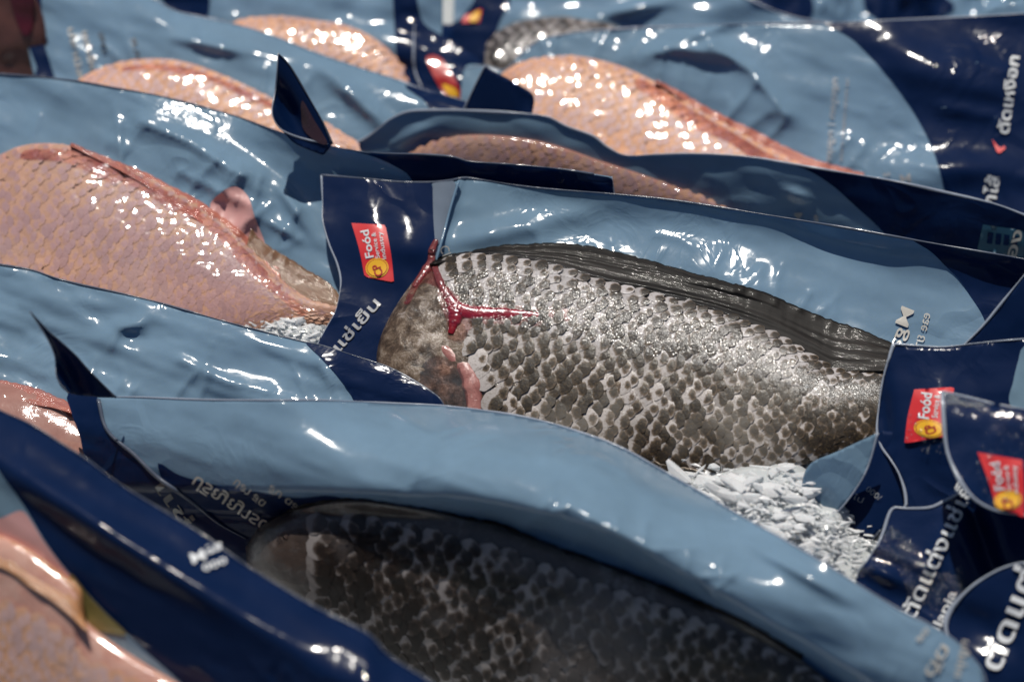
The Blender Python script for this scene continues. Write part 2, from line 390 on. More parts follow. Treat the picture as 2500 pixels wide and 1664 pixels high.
# ------------------------------------------------------------------ lettering
def text_mesh(s, bold=.012):
    c = bpy.data.curves.new("t", 'FONT'); c.body = s; c.size = 1; c.offset = bold; c.resolution_u = 3
    o = bpy.data.objects.new("t", c); col.objects.link(o)
    bpy.context.view_layer.update(); me = bpy.data.meshes.new_from_object(o.evaluated_get(bpy.context.evaluated_depsgraph_get()))
    bm = bmesh.new(); bm.from_mesh(me); bmesh.ops.triangulate(bm, faces=bm.faces)
    lg = [e for e in bm.edges if e.calc_length() > .35]
    if lg: bmesh.ops.subdivide_edges(bm, edges=lg, cuts=2)
    bmesh.ops.triangulate(bm, faces=bm.faces)
    V = np.array([v.co[:2] for v in bm.verts]).reshape(-1, 2); F = [[v.index for v in f.verts] for f in bm.faces]
    bm.free(); bpy.data.objects.remove(o); bpy.data.curves.remove(c); bpy.data.meshes.remove(me)
    return V, F
def lettering(s, o, e, size, surf, mat, parent, off=.0006, mirror=False, bold=.012, name="lettering", width=None):
    """text along the direction o->e (photograph coordinates), letters `size` tall on the film surface"""
    V, F = text_mesh(s, bold)
    if len(V) == 0: return None
    ex = np.array(e, float)-o; L = np.linalg.norm(ex); ex /= L; ey = np.array([ex[1], -ex[0]])
    if mirror: ey = -ey
    sx = L/(V[:, 0].max()-V[:, 0].min()) if width is None else width
    q = np.array(o)+np.outer((V[:, 0]-V[:, 0].min())*sx, ex)+np.outer(V[:, 1]*size/.72, ey)
    return mesh_obj(name, surf.P(q[:, 0], q[:, 1], off), F, mat, parent, smooth=False)
def patch(name, poly, surf, mat, parent, off=.0004, step=14, sm=True):
    return sheet(name, poly, surf, mat, parent, step, off, thick=0, smooth_poly=sm)
def ellipse(c, a, b, ang, n=36):
    t = np.linspace(0, 2*math.pi, n, endpoint=False); ca, sa = math.cos(R(ang)), math.sin(R(ang))
    return [(c[0]+a*math.cos(k)*ca-b*math.sin(k)*sa, c[1]+a*math.cos(k)*sa+b*math.sin(k)*ca) for k in t]
def quad(Q, u, v):
    """bilinear spot in the logo's four corners: u runs across, v runs down"""
    a, b, c, d = [np.array(p, float) for p in Q]
    return (a*(1-u)+b*u)*(1-v)+(d*(1-u)+c*u)*v
def food_logo(Q, surf, parent, off, bowl=.0):
    lg = patch("logo", [(*p, 1) for p in Q[:2]]+[(*quad(Q, 1+bowl, .5),)]+[(*p, 1) for p in Q[2:]]+[(*quad(Q, bowl, .5),)], surf, RED, parent, off, 10)
    H = np.linalg.norm(quad(Q, .5, 0)-quad(Q, .5, 1)); W = np.linalg.norm(quad(Q, 0, .4)-quad(Q, 1, .4))
    def ln(s, u, v0, v1, sz, b=.01):
        o = quad(Q, u, v0); e = quad(Q, u, v1)
        t = lettering(s, o, e, sz*W, surf, WHITE, parent, off+.0003, bold=b); 
        if t: t.parent = lg; t.location = (0, 0, 0)
    ln("Foód", .46, .60, .10, .26, .018); ln("Service &", .66, .60, .14, .14, .006); ln("industry", .86, .60, .12, .14, .006)
    ang = math.degrees(math.atan2(*(quad(Q, .5, .9)-quad(Q, .5, .7))[::-1]))
    c = quad(Q, .5, .79)
    for nm, k, mt, o2 in (("ring", 1.12, YEL, .0003), ("ring", 1.0, DRED, .00045), ("emblem", .94, YEL, .0006)):
        x = patch(nm, ellipse(c, .155*H*k, .32*W*k, ang+90 if False else ang), surf, mt, parent, off+o2, 6); x.parent = lg
    t = lettering("CP", quad(Q, .68, .89), quad(Q, .60, .70), .26*W, surf, DRED, parent, off+.0008, bold=.02); t.parent = lg
    # children were built in the pouch's frame, the logo sits at the pouch's origin, so no shift is needed
    return lg

# ------------------------------------------------------------------ fish
def smooth_surf(s, k=.35, back=0.0):
    t = Surf.__new__(Surf); t.N = s.N; t.P0 = s.P0+s.N*back; t.rel = [(lambda x, y, f=f: k*f(x, y)) for f in s.rel if getattr(f, 'big', False)]
    return t
class Coons:
    def __init__(s, top, bot, left, right, n=60):
        s.T = resample(cr(top), n); s.B = resample(cr(bot), n); s.L = resample(cr(left), n); s.Rr = resample(cr(right), n); s.n = n
    def _g(s, C, t):
        k = np.linspace(0, 1, s.n); return np.stack([np.interp(t, k, C[:, 0]), np.interp(t, k, C[:, 1])], -1)
    def px(s, u, v):
        u = np.asarray(u, float); v = np.asarray(v, float); U = u[..., None]; W = v[..., None]
        T, B, L, Q = s._g(s.T, u), s._g(s.B, u), s._g(s.L, v), s._g(s.Rr, v)
        c = (1-W)*((1-U)*s.T[0]+U*s.T[-1])+W*((1-U)*s.B[0]+U*s.B[-1])
        return (1-W)*T+W*B+(1-U)*L+U*Q-c
class Fish:
    def __init__(s, coons, surf, thick, base=.001, endl=.12, endr=.15, tail=.5, pw=.55):
        s.c, s.s, s.t, s.b, s.el, s.er, s.tail, s.pw = coons, smooth_surf(surf, 1.0), thick, base+.001, endl, endr, tail, pw
    def hh(s, u, v):
        f = np.clip(1-(2*v-1)**2, 0, 1)**s.pw
        g = np.clip(u/s.el, 0, 1); g = np.sqrt(np.clip(1-(1-g)**2, 0, 1)) if s.el > 0 else 1
        g2 = np.clip((1-u)/s.er, 0, 1); g2 = .35+.65*np.sqrt(np.clip(1-(1-g2)**2, 0, 1))
        return s.b+s.t*f*g*g2*(1-(1-s.tail)*u*u)
    def P(s, u, v, off=0.0):
        q = s.c.px(u, v); return s.s.P(q[..., 0], q[..., 1], s.hh(u, v)+off)
    def body(s, name, mat, parent, nu=110, nv=60, lump=.0002, seed=3):
        U, V = np.meshgrid(np.linspace(0, 1, nu), np.linspace(0, 1, nv)); q = s.c.px(U, V)
        P = s.P(U, V, lump*(vnoise(q[..., 0]/45, q[..., 1]/45, seed)+.5*vnoise(q[..., 0]/18, q[..., 1]/18, seed+1)))
        PB = s.s.P(q[..., 0], q[..., 1], -.003+0*U)
        Vv = np.vstack([P.reshape(-1, 3), PB.reshape(-1, 3)]); o = nu*nv
        uv = np.r_[np.c_[U.ravel(), V.ravel()], np.c_[U.ravel(), V.ravel()]]
        F = []
        for j in range(nv-1):
            for i in range(nu-1):
                a = j*nu+i; F.append((a, a+nu, a+nu+1, a+1)); F.append((o+a, o+a+1, o+a+nu+1, o+a+nu))
        for i in range(nu-1): F.append((i, i+1, o+i+1, o+i)); a = (nv-1)*nu+i; F.append((a+1, a, o+a, o+a+1))
        for j in range(nv-1): a = j*nu; F.append((a+nu, a, o+a, o+a+nu)); a = j*nu+nu-1; F.append((a, a+nu, o+a+nu, o+a))
        return mesh_obj(name, Vv, F, mat, parent, uv=uv)
def scale_variant(seed, mat):
    r = random.Random(seed); K = 12; V = [(0.05, 0, .09)]; uv = [(.52, .5)]
    rim = []
    for ring, rr in ((1, .55), (2, 1.0)):
        for k in range(K):
            a = 2*math.pi*k/K; ca, sa = math.cos(a), math.sin(a)
            if ring == 2: rim.append(1+r.uniform(-.13, .10))
            g = rr*(rim[k] if ring == 2 else 1)
            x = g*ca*(1.0 if ca > 0 else 1.0); y = g*sa*(1-.12*ca)
            z = (.07 if ring == 1 else 0)+ .34*x - (.10*abs(y)**2 if ring == 2 else 0) + (r.uniform(-.05, .05) if ring == 2 else 0)
            V.append((x, y, z)); uv.append((.5+.5*rr*ca*.98, .5+.5*rr*sa*.98))
    F = []
    for k in range(K):
        n2 = (k+1) % K; F.append((0, 1+k, 1+n2)); F.append((1+k, 1+K+k, 1+K+n2, 1+n2))
    for k in range(K):                      # rim skirt gives the free edge its depth
        x, y, z = V[1+K+k]; V.append((x*.96, y*.96, z-.30)); uv.append(uv[1+K+k])
    for k in range(K):
        V.append(V[1+K+k]); uv.append(uv[1+K+k])      # own copy of the rim, so the edge stays crisp
    for k in range(K):
        n2 = (k+1) % K; F.append((1+3*K+k, 1+2*K+k, 1+2*K+n2, 1+3*K+n2))
    return np.array(V), F, np.array(uv)
VARS = [scale_variant(i, None) for i in range(7)]
def frames(fish, u, v):
    e = 2e-3
    p = fish.P(u, v); a = fish.P(u+e, v)-fish.P(u-e, v); b = fish.P(u, v+e)-fish.P(u, v-e)
    a /= np.linalg.norm(a); n = np.cross(a, b); n /= np.linalg.norm(n)
    if n @ (CAM-p) < 0: n = -n
    y = np.cross(n, a); return p, a, y, n
def scales(fish, parent, mat, sp=38, rowh=None, skip=None, hide=(), size=1.12, umin=.01, umax=.99, asp=.80, limit=295, lift=.0008, zs=.30):
    rowh = rowh or sp
    mid = resample(fish.c.px(np.linspace(0, 1, 80), np.full(80, .5)), 80)
    L = np.sum(np.linalg.norm(np.diff(mid, axis=0), axis=1))
    t0, b0 = fish.c.px(np.array(.4), np.array(0.)), fish.c.px(np.array(.4), np.array(1.)); H = np.linalg.norm(t0-b0)
    nr = int(H/rowh*2); nc = int(L/sp)
    pxm = 1.06*SENS/LENS/2500
    meshes = []
    for V, F, uv in VARS:
        me = bpy.data.meshes.new("scale"); me.from_pydata((V*np.array([1, 1, zs])).tolist(), [], F); me.polygons.foreach_set("use_smooth", [k < len(F)-12 for k in range(len(F))])
        l = me.uv_layers.new(name="uv"); vi = np.zeros(len(me.loops), int); me.loops.foreach_get("vertex_index", vi); l.data.foreach_set("uv", uv[vi].ravel())
        me.materials.append(mat); meshes.append(me)
    L0 = np.array(parent.location); made = 0; SV = []; SF = []; SU = []; cand = []
    for j in range(nr+1):
        for i in range(nc+1):
            u = (i+.5*(j % 2)+.15*math.sin(j*1.7))/nc + rng.normal(0, .03)/nc; v = (j+rng.normal(0, .07))/nr
            if not (umin < u < umax and .015 < v < .985): continue
            q = fish.c.px(np.array(u), np.array(v))
            if q[0] < -50 or q[0] > 2550 or q[1] < -50 or q[1] > 1715: continue
            if skip and skip(q[0], q[1], u, v): continue
            vis = 0 <= q[0] <= 2500 and 0 <= q[1] <= 1664 and not any(inside(h, np.array(q[0]), np.array(q[1])) for h in hide)
            cand.append((0 if vis else 1, -j, -i, u, v, q))
    cand.sort(key=lambda c: c[0])
    nvis = sum(1 for c in cand if c[0] == 0)
    if nvis > limit:                       # the ones the photograph shows largest: the middle of the flank
        cand = sorted([c for c in cand if c[0] == 0], key=lambda c: abs(c[4]-.5)*1.0+.15*c[3])+[c for c in cand if c[0]]
    for k, (nv_, _, _, u, v, q) in enumerate(cand):
        p, a, y, n = frames(fish, u, v)
        th = rng.normal(0, .13); a2 = a*math.cos(th)+y*math.sin(th); y2 = np.cross(n, a2)
        edge = .62+.38*min(1, 3.2*min(v, 1-v)); s = sp*pxm*.5*size*(1+rng.normal(0, .10))*(1-.18*u)
        sx = s*asp*1.42; sy = s*edge*1.26; sz = s*zs
        M = np.eye(4); M[:3, 0] = a2*sx; M[:3, 1] = y2*sy; M[:3, 2] = n*sz; M[:3, 3] = p+n*lift-L0
        if nv_ == 0 and made < limit:
            M[:3, 2] /= zs
            o = bpy.data.objects.new("scale", meshes[k % len(meshes)]); o.matrix_world = Matrix(M.tolist()); col.objects.link(o); o.parent = parent
            made += 1
        else:
            V, F, uv = VARS[k % len(VARS)]; b = len(SV) and sum(len(x) for x in SV)
            W = V@M[:3, :3].T+M[:3, 3]+L0; SF += [tuple(b+i for i in f) for f in F]; SV.append(W); SU.append(uv)
    if SV:
        o = mesh_obj("small_scales", np.vstack(SV), SF, mat, parent, smooth=[(k % len(VARS[0][1])) < len(VARS[0][1])-12 for k in range(len(SF))], uv=np.vstack(SU)); tag(o, kind="stuff")
    return made
def fin(name, top, bot, surf, mat, parent, h0=.004, h1=.001, nu=90, nv=18, rays=26, fish=None, amp=.0005, rag=3.0):
    """ruled fin between the outer edge (top) and the root (bot), with ribs"""
    T = resample(cr(top), nu); B = resample(cr(bot), nu); V = []; UV = []
    T[:, 1] += rag*np.abs(vnoise(np.arange(nu)*.33, np.zeros(nu), 17))+rag*.5*((np.arange(nu)*7) % 5 == 0)
    for j in range(nv):
        w_ = j/(nv-1); q = T*(1-w_)+B*w_
        uu = np.arange(nu)/nu
        h = h1*(1-w_)+h0*w_+amp*vnoise(uu*3.5, w_*7+uu*5, 3)+amp*.7*vnoise(uu*5, w_*13+uu*9, 4)
        V.append(surf.P(q[:, 0], q[:, 1], h)); UV.append(np.c_[np.linspace(0, 1, nu), np.full(nu, w_)])
    V = np.vstack(V); UV = np.vstack(UV); F = [(j*nu+i, (j+1)*nu+i, (j+1)*nu+i+1, j*nu+i+1) for j in range(nv-1) for i in range(nu-1)]
    o = mesh_obj(name, V, F, mat, parent, uv=UV); m = o.modifiers.new("thickness", 'SOLIDIFY'); m.thickness = .0006; m.offset = -1
    return o
def cover(name, fish, mat, parent, u0=0.0, u1=1.0, v0=0.0, v1=.46, off=.0022, nu=120, nv=40, seed=0, amp=.0004, cre=(), ncre=7):
    """clear front film pulled over the fish: follows its flank and stands off it at the edges"""
    U, V = np.meshgrid(np.linspace(u0, u1, nu), np.linspace(v0, v1, nv)); q = fish.c.px(U, V)
    x, y = q[..., 0], q[..., 1]
    o_ = off+amp*np.abs(vnoise(x/70, y/26, seed))+amp*.35*vnoise(x/16, y/22, seed+5)
    q = random.Random(seed+100); tp = resample(cr([tuple(p) for p in fish.c.T[::6]]), 60)
    for c in list(cre)+rays([tuple(p) for p in tp], ncre, -70, .0011, seed+7, 6, 35): o_ = o_+c(x, y)
    P = fish.P(U, V, o_)
    F = [(j*nu+i, (j+1)*nu+i, (j+1)*nu+i+1, j*nu+i+1) for j in range(nv-1) for i in range(nu-1)]
    return mesh_obj(name, P.reshape(-1, 3), F, mat, parent)
def drops(poly, surf, parent, n, mat, rmin=.0002, rmax=.0006, off=.0002, seed=1, hf=None):
    """condensation beads, far too many to count"""
    r = np.random.default_rng(seed); b = np.array([p[:2] for p in poly], float); V = []; F = []; k = 0
    while k < n:
        x = r.uniform(b[:, 0].min(), b[:, 0].max()); y = r.uniform(b[:, 1].min(), b[:, 1].max())
        if not inside(b, np.array(x), np.array(y)): continue
        k += 1
        p = surf.P(np.array(x), np.array(y), off+(hf(x, y) if hf else 0)); e = 3.0
        a = surf.P(np.array(x+e), np.array(y))-surf.P(np.array(x-e), np.array(y)); c = surf.P(np.array(x), np.array(y+e))-surf.P(np.array(x), np.array(y-e))
        a /= np.linalg.norm(a); nn = np.cross(a, c); nn /= np.linalg.norm(nn)
        if nn@(CAM-p) < 0: nn = -nn
        c = np.cross(nn, a); rad = 1.5*(rmin+(rmax-rmin)*r.random()**3); o = len(V)
        for rr, hh in ((1, 0), (.72, .45)):
            for t in range(6): V.append(p+rad*(rr*(math.cos(t*math.pi/3)*a+math.sin(t*math.pi/3)*c)+hh*nn))
        V.append(p+rad*.62*nn)
        for t in range(6):
            t2 = (t+1) % 6; F.append((o+t, o+t2, o+6+t2, o+6+t)); F.append((o+6+t, o+6+t2, o+12))
    return tag(mesh_obj("water_beads", V, F, mat, parent), kind="stuff")
BEAD = clear_mat("water_bead", .10, 0, .05, gain=2.2)

def pouch(surf, label, at, cat="fish pouch", group="printed film pouches of fish laid on the ice", name="fish_pouch"):
    p = surf.P(np.array(float(at[0])), np.array(float(at[1])))
    return empty(name, tuple(p), label, cat, group)
def fish_root(surf, label, at, name):
    return empty(name, tuple(surf.P(np.array(float(at[0])), np.array(float(at[1])))), label, "fish", "gutted tilapia inside the pouches")

def on_fish(fish, pts, off):
    P = []
    for x, y in pts:          # height of the flank under a photograph point
        best = None
        U, V = np.meshgrid(np.linspace(0, 1, 130), np.linspace(0, 1, 80)); q = fish.c.px(U, V)
        k = np.argmin((q[..., 0]-x)**2+(q[..., 1]-y)**2); hh = float(fish.hh(U.ravel()[k], V.ravel()[k])) if ((q.reshape(-1, 2)[k]-[x, y])**2).sum() < 600 else .004
        P.append(fish.s.P(np.array(float(x)), np.array(float(y)), hh+off))
    return np.array(P)
def fish_patch(name, poly, off, mat, parent, fish, step=9):
    c = cr(poly, 10, True); V, F = tri_poly(c, step); return mesh_obj(name, on_fish(fish, V, off), F, mat, parent)

# ================================================================== the ice bed and the tub
def ground_z(x, y):
    return None
zI = (CAM + 1.018*(FWD+(1850-1250)/2500*SENS/LENS*RGT-(1230-832)/2500*SENS/LENS*UPV))[2]
def unz(px, py, z):
    ray = FWD + (px-1250)/2500*SENS/LENS*RGT - (py-832)/2500*SENS/LENS*UPV
    return CAM + ray*((z-CAM[2])/ray[2])
MOUNDS = [(1800, 1190, .045, .006), (2050, 1340, .040, 0), (700, 800, .030, .009), (1880, 1215, .018, .010)]
MP = [(*unz(a, b, zI)[:2], r, hh) for a, b, r, hh in MOUNDS]
def gz(x, y):
    z = zI-.085+0*x
    for mx, my, r, hh in MP:
        z = z+0; d = np.hypot(x-mx, y-my); z = np.maximum(z, zI-.003+hh-.082*np.clip((d-r)/.05, 0, 1.0)**1.3)
    return z+.004*vnoise(x*60, y*60, 4)+.002*vnoise(x*150, y*150, 8)
gx, gy = np.meshgrid(np.linspace(-.42, .42, 230), np.linspace(-.32, .62, 250))
gzv = gz(gx, gy); nn_ = gx.shape[1]
F = [(j*nn_+i, j*nn_+i+1, (j+1)*nn_+i+1, (j+1)*nn_+i) for j in range(gx.shape[0]-1) for i in range(nn_-1)]
bed = mesh_obj("ice_bed", np.stack([gx, gy, gzv], -1).reshape(-1, 3), F, ICE2); tag(bed, kind="structure")

def flake(r, sub=2):
    """a broken shard: hull of a few points in a flat lens"""
    bm = bmesh.new(); sy, sz = r.uniform(.28, .60), r.uniform(.07, .17)
    for _ in range(6+3*sub):
        a = r.uniform(0, 2*math.pi); q = r.uniform(.75, 1.0); b = r.choice((-1, 1))*r.uniform(.3, 1)
        bm.verts.new((math.cos(a)*q, math.sin(a)*q*sy, b*sz+.22*math.cos(a)**2))
    h = bmesh.ops.convex_hull(bm, input=bm.verts); bmesh.ops.delete(bm, geom=[g for g in h["geom_interior"] if isinstance(g, bmesh.types.BMVert)], context='VERTS')
    bm.verts.index_update(); V = [tuple(v.co) for v in bm.verts]; F = [[v.index for v in f.verts] for f in bm.faces]; bm.free(); return V, F
fr = random.Random(11); FV = [flake(fr, 1) for _ in range(8)]; FM = []
for V, F in [flake(fr, 2) for _ in range(8)]:
    me = bpy.data.meshes.new("ice_flake"); me.from_pydata(V, [], F); me.materials.append(ICE)
    me.polygons.foreach_set("use_smooth", [False]*len(me.polygons)); FM.append(me)
def flake_at(px, py, lift, size, r, stuff=None):
    p = unz(px, py, zI); z = float(gz(np.array(p[0]), np.array(p[1])))
    p = unz(px, py, z+lift)
    M = Matrix.Translation(Vector(p)) @ Matrix.Rotation(r.uniform(-.9, .7), 4, 'Z') @ Matrix.Rotation(r.uniform(-.3, 1.2), 4, 'X') @ Matrix.Rotation(r.uniform(-.5, .5), 4, 'Y')
    M = M @ Matrix.Diagonal((size, size*r.uniform(.5, 1), size*r.uniform(.6, 1), 1))
    return M
SHARD = [(1750, 1130), (1830, 1121), (1940, 1135), (1990, 1150), (1998, 1190), (1980, 1245), (1945, 1292), (1985, 1320), (2000, 1350), (1900, 1310), (1790, 1250), (1700, 1195), (1640, 1150), (1690, 1140)]
LOWER = [(1960, 1300), (2040, 1262), (2120, 1320), (2175, 1255), (2150, 1310), (2090, 1420), (1985, 1357), (1930, 1325)]
LEFT = [(608, 787), (700, 775), (812, 758), (777, 837), (690, 822)]
r = random.Random(5); nfl = 0
def in_p(P, x, y): return bool(inside(P, np.array(float(x)), np.array(float(y))))
for poly, n, s0, s1, lab in ((SHARD, 48, .0052, .0092, "clear white ice flake heaped beside the belly of the black fish"),
                        (LOWER, 16, .0032, .0048, "wet grey ice lump between the curled corner and the navy lettered pouch"),
                        (LEFT, 10, .0030, .0045, "pale ice lump showing under the pink fish tail at left")):
    P = np.array(poly, float); k = 0
    while k < n:
        x, y = r.uniform(P[:, 0].min()-6, P[:, 0].max()+6), r.uniform(P[:, 1].min()-6, P[:, 1].max()+6)
        if not in_p(P, x, y): continue
        k += 1
        o = bpy.data.objects.new("ice_flake", FM[k % 8]); col.objects.link(o)
        o.matrix_world = flake_at(x, y, r.uniform(.000, .006), r.uniform(s0, s1), r)
        tag(o, lab, "ice flake", lab.split(" ", 1)[1].replace("ice", "ice", 1)); o["group"] = {48: "ice flakes heaped by the black fish", 16: "wet ice lumps by the lettered pouch", 10: "ice lumps under the pink fish tail"}[n]
SV = []; SF = []; b = 0
r = random.Random(8)
for poly, n, ex, q0, q1, lf in ((SHARD, 1500, 8, .0008, .0024, .003), (LOWER, 700, 12, .0008, .0024, .003), (LEFT, 450, 30, .0008, .0024, .003), (SHARD, 130, 2, .0026, .0048, .006), (LOWER, 60, 2, .0022, .0036, .005), (LEFT, 24, 4, .002, .0036, .004)):
    P = np.array(poly, float)
    for _ in range(n):
        x, y = r.uniform(P[:, 0].min()-ex, P[:, 0].max()+ex), r.uniform(P[:, 1].min()-ex, P[:, 1].max()+ex)
        M = flake_at(x, y, r.uniform(-.001, lf), r.uniform(q0, q1), r); V, F = FV[r.randrange(8)]
        A = np.array(M.to_3x3()); SV.append(np.array(V)@A.T+np.array(M.translation)); SF += [tuple(b+i for i in f) for f in F]; b += len(V)
tag(mesh_obj("crushed_ice", np.vstack(SV), SF, ICE, smooth=False), "white crushed ice grains filling the gaps between the pouches", "crushed ice", kind="stuff")

# teal tub wall that closes the bed at the back
bm = bmesh.new()
prof = [(0, -.10), (0, .035), (.004, .042), (.022, .044), (.026, .038), (.026, -.10)]
yb = .44
vs = [[bm.verts.new((x, yb+a, zI+b_)) for a, b_ in prof] for x in np.linspace(-.42, .42, 9)]
for a, b_ in zip(vs[:-1], vs[1:]):
    for i in range(len(prof)-1): bm.faces.new((a[i], a[i+1], b_[i+1], b_[i]))
me = bpy.data.meshes.new("display_tub"); bm.to_mesh(me); bm.free()
me.materials.append(print_mat("teal_plastic", (.0, .045, .075)))
o = bpy.data.objects.new("display_tub", me); col.objects.link(o); tag(o, "dark teal plastic tub wall behind the farthest pouches", "tub")
tag(mesh_obj("table_top", [(-3, -2, zI-.11), (3, -2, zI-.11), (3, 4, zI-.11), (-3, 4, zI-.11)], [(0, 1, 2, 3)], print_mat("dark_table", (.02, .03, .04))), kind="structure")

# ================================================================== far row, top right: crumpled pouch
s = Surf((2150, 30), 1.29, 50, 12, [rel_noise(0.00558, 60, 120, 10, 3)])
g = pouch(s, "crumpled pale blue pouch in the farthest row at top right", (2150, 60))
sheet("back_panel", [(1780, -40, 1), (2600, -60, 1), (2600, 120, 1), (1800, 120, 1)], s, PALE, g, 9)
patch("end_panel", [(1840, -30), (1960, -30), (1985, 30), (1930, 60), (1850, 30)], s, NAVY, g, .001, 12)
patch("end_panel", [(2120, -30), (2250, -30), (2330, 20), (2200, 60), (2120, 30)], s, DARK, g, .001, 12)

# ------------------------------------------------------------------ E: black fish at top
eE = [(1232, -60), (1500, -60), (1760, -30), (1830, 0), (1900, 30), (1985, 52), (2100, 60), (2300, 60)]
s = Surf((1480, 60), 1.255, 57, 12, [rel_noise(0.00217, 150, 70, 0, 21), rel_bump(1540, 25, -12, 90, 16, .006), rel_bump(1440, 60, 20, 60, 22, .004)])
g = pouch(s, "blurred pouch of a black fish at top centre with a small red and yellow mark", (1500, 120))
sheet("back_panel", [(1110, -60, 1), (1830, -60, 1), (1830, 0), (1900, 30), (1985, 52), (2100, 80, 1), (2100, 220, 1), (1100, 260, 1)], s, PALE, g, 9)
patch("end_panel", [(1235, -50), (1245, 0), (1222, 45), (1205, 100), (1195, 160), (1160, 150), (1110, 120), (1060, 95), (1010, 70), (1040, 45), (1100, 60), (1150, 15), (1180, -50)], s, NAVY, g, .0008, 10)
patch("logo", [(1135, 38, 1), (1178, 20, 1), (1170, 56, 1), (1125, 56, 1)], s, RED, g, .0016, 8)
patch("emblem", [(1147, 40), (1172, 24), (1165, 52), (1145, 52)], s, YEL, g, .0022, 8)
seal("edge_seal", [(1760, -30), (1830, 0), (1900, 30), (1985, 52), (2090, 60)], s, EDGE, g, .0006)
f = fish_root(s, "small dark grey black tilapia lying in the farthest pouch", (1400, 150), "black_tilapia")
c = Coons([(1190, 150), (1195, 100), (1235, 65), (1300, 46), (1400, 42), (1490, 60), (1620, 110)], [(1190, 165), (1240, 260), (1400, 300), (1620, 260)], [(1190, 150), (1188, 158), (1190, 165)], [(1620, 110), (1640, 190), (1620, 260)])
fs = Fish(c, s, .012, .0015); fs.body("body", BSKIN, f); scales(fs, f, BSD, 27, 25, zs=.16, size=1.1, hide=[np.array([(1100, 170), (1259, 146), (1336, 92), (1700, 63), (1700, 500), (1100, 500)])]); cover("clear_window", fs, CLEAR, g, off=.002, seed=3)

# ------------------------------------------------------------------ I: pink fish at top middle-left
s = Surf((760, 100), 1.235, 57, 14, [rel_noise(0.00248, 110, 60, 10, 31)])
g = pouch(s, "blurred pouch with grey blue crinkled film at top between the pink fish and the tub", (760, 180))
sheet("back_panel", [(380, -60, 1), (1080, -60, 1), (1080, 60), (1060, 300, 1), (400, 260, 1)], s, PALE, g, 14)
patch("end_panel", [(956, -60, 1), (1010, -60, 1), (1030, 50), (1075, 85), (1130, 120), (1175, 160), (1140, 300, 1), (985, 300, 1), (968, 140)], s, NAVY, g, .001, 10)
patch("end_panel", [(395, -40), (500, -40), (500, 50), (420, 30)], s, DARK, g, .001, 10)
patch("logo", [(1040, 140), (1075, 140), (1118, 205), (1130, 240), (1090, 235), (1060, 190)], s, DRED, g, .002, 8)
patch("emblem", [(1080, 205), (1110, 215), (1120, 235), (1095, 232)], s, YEL, g, .0026, 8)
seal("edge_seal", [(1012, 60), (1010, 110), (1012, 170), (1030, 215)], s, EDGE, g, .0006, .002)
f = fish_root(s, "orange pink tilapia back at top, left of the red and yellow mark", (760, 150), "red_tilapia")
c = Coons([(545, 70), (600, 46), (680, 40), (760, 48), (850, 64), (930, 105), (985, 165)], [(545, 110), (650, 250), (800, 330), (985, 330)], [(545, 70), (540, 90), (545, 110)], [(985, 165), (1000, 250), (985, 330)])
fs = Fish(c, s, .008, .0015); fs.body("body", PSKIN, f)
scales(fs, f, PS, 27, 21, zs=.22, asp=.75, hide=[np.array([(380, 0), (574, 59), (765, 126), (900, 172), (1000, 210), (1000, 600), (300, 600)])], size=1.05); cover("clear_window", fs, CLEAR, g, off=.002, seed=4)

# ------------------------------------------------------------------ top-left corner: shaded pouch
s = Surf((60, 100), 1.215, 25, 14, [rel_noise(0.00124, 80, 80, 10, 31)])
g = pouch(s, "shaded brown pouch cut off by the top left corner of the picture", (40, 200))
sheet("front_panel", [(-120, -60, 1), (60, -60, 1), (110, 60), (110, 230, 1), (-120, 260, 1)], s, film_mat("brown_shaded_film", (.13, .055, .045), .1, .3), g, 14)
patch("end_panel", [(20, -50), (75, -50), (80, 60), (60, 90), (30, 20)], s, film_mat("maroon_film", (.09, .01, .02), .1, .3), g, .001, 12)

# ------------------------------------------------------------------ H: upper-left pink fish
eH = [(90, -60), (330, -20), (379, 0), (429, 27), (494, 42), (574, 59), (670, 88), (765, 126), (900, 172), (972, 195), (1030, 218), (1137, 246), (1180, 262)]
s = Surf((450, 160), 1.20, 58, 14, [rel_noise(0.00136, 190, 60, 20, 41), rel_bump(880, 250, 42, 120, 22, .007), rel_bump(520, 112, 12, 95, 14, .005), rel_roll(eH, .006, 60)]+rays([(187, 199), (298, 151), (459, 153), (612, 214), (760, 280)], 12, 100, .0018, 4, 9))
g = pouch(s, "pale blue pouch with an orange pink fish and dark left seal at upper left", (450, 240))
body_poly = [(40, -60, 1)]+eH[1:]+[(1200, 380, 1), (700, 420, 1), (150, 300, 1), (85, 190)]
sheet("back_panel", body_poly, s, PALE, g, 9)
patch("side_seal", [(40, -58, 1), (100, -50, 1), (102, 80), (118, 140), (150, 240, 1), (100, 230), (85, 185), (90, 165), (60, 80)], s, DARK, g, .0006, 10)
patch("end_panel", [(990, 208), (1137, 248), (1180, 268), (1190, 330), (1060, 300), (1040, 250)], s, NAVY, g, .0006, 10)
seal("edge_seal", eH[1:], s, EDGE, g, .0005)
f = fish_root(s, "orange pink tilapia half hidden behind the long blue film edge at upper left", (450, 240), "red_tilapia")
c = Coons([(185, 205), (230, 176), (298, 151), (383, 143), (459, 153), (536, 180), (612, 214), (670, 243), (760, 282), (860, 345)], [(170, 240), (280, 400), (600, 470), (880, 420)], [(185, 205), (172, 220), (170, 240)], [(860, 345), (885, 380), (880, 420)])
fs = fH = Fish(c, s, .009, .0015); fHr = f; fs.body("body", PSKIN, f)
scales(fs, f, PS, 33, 25, zs=.22, asp=.75, hide=[np.array([(0, 180), (191, 199), (383, 233), (574, 283), (746, 341), (900, 367), (900, 900), (0, 900)])], size=1.08)
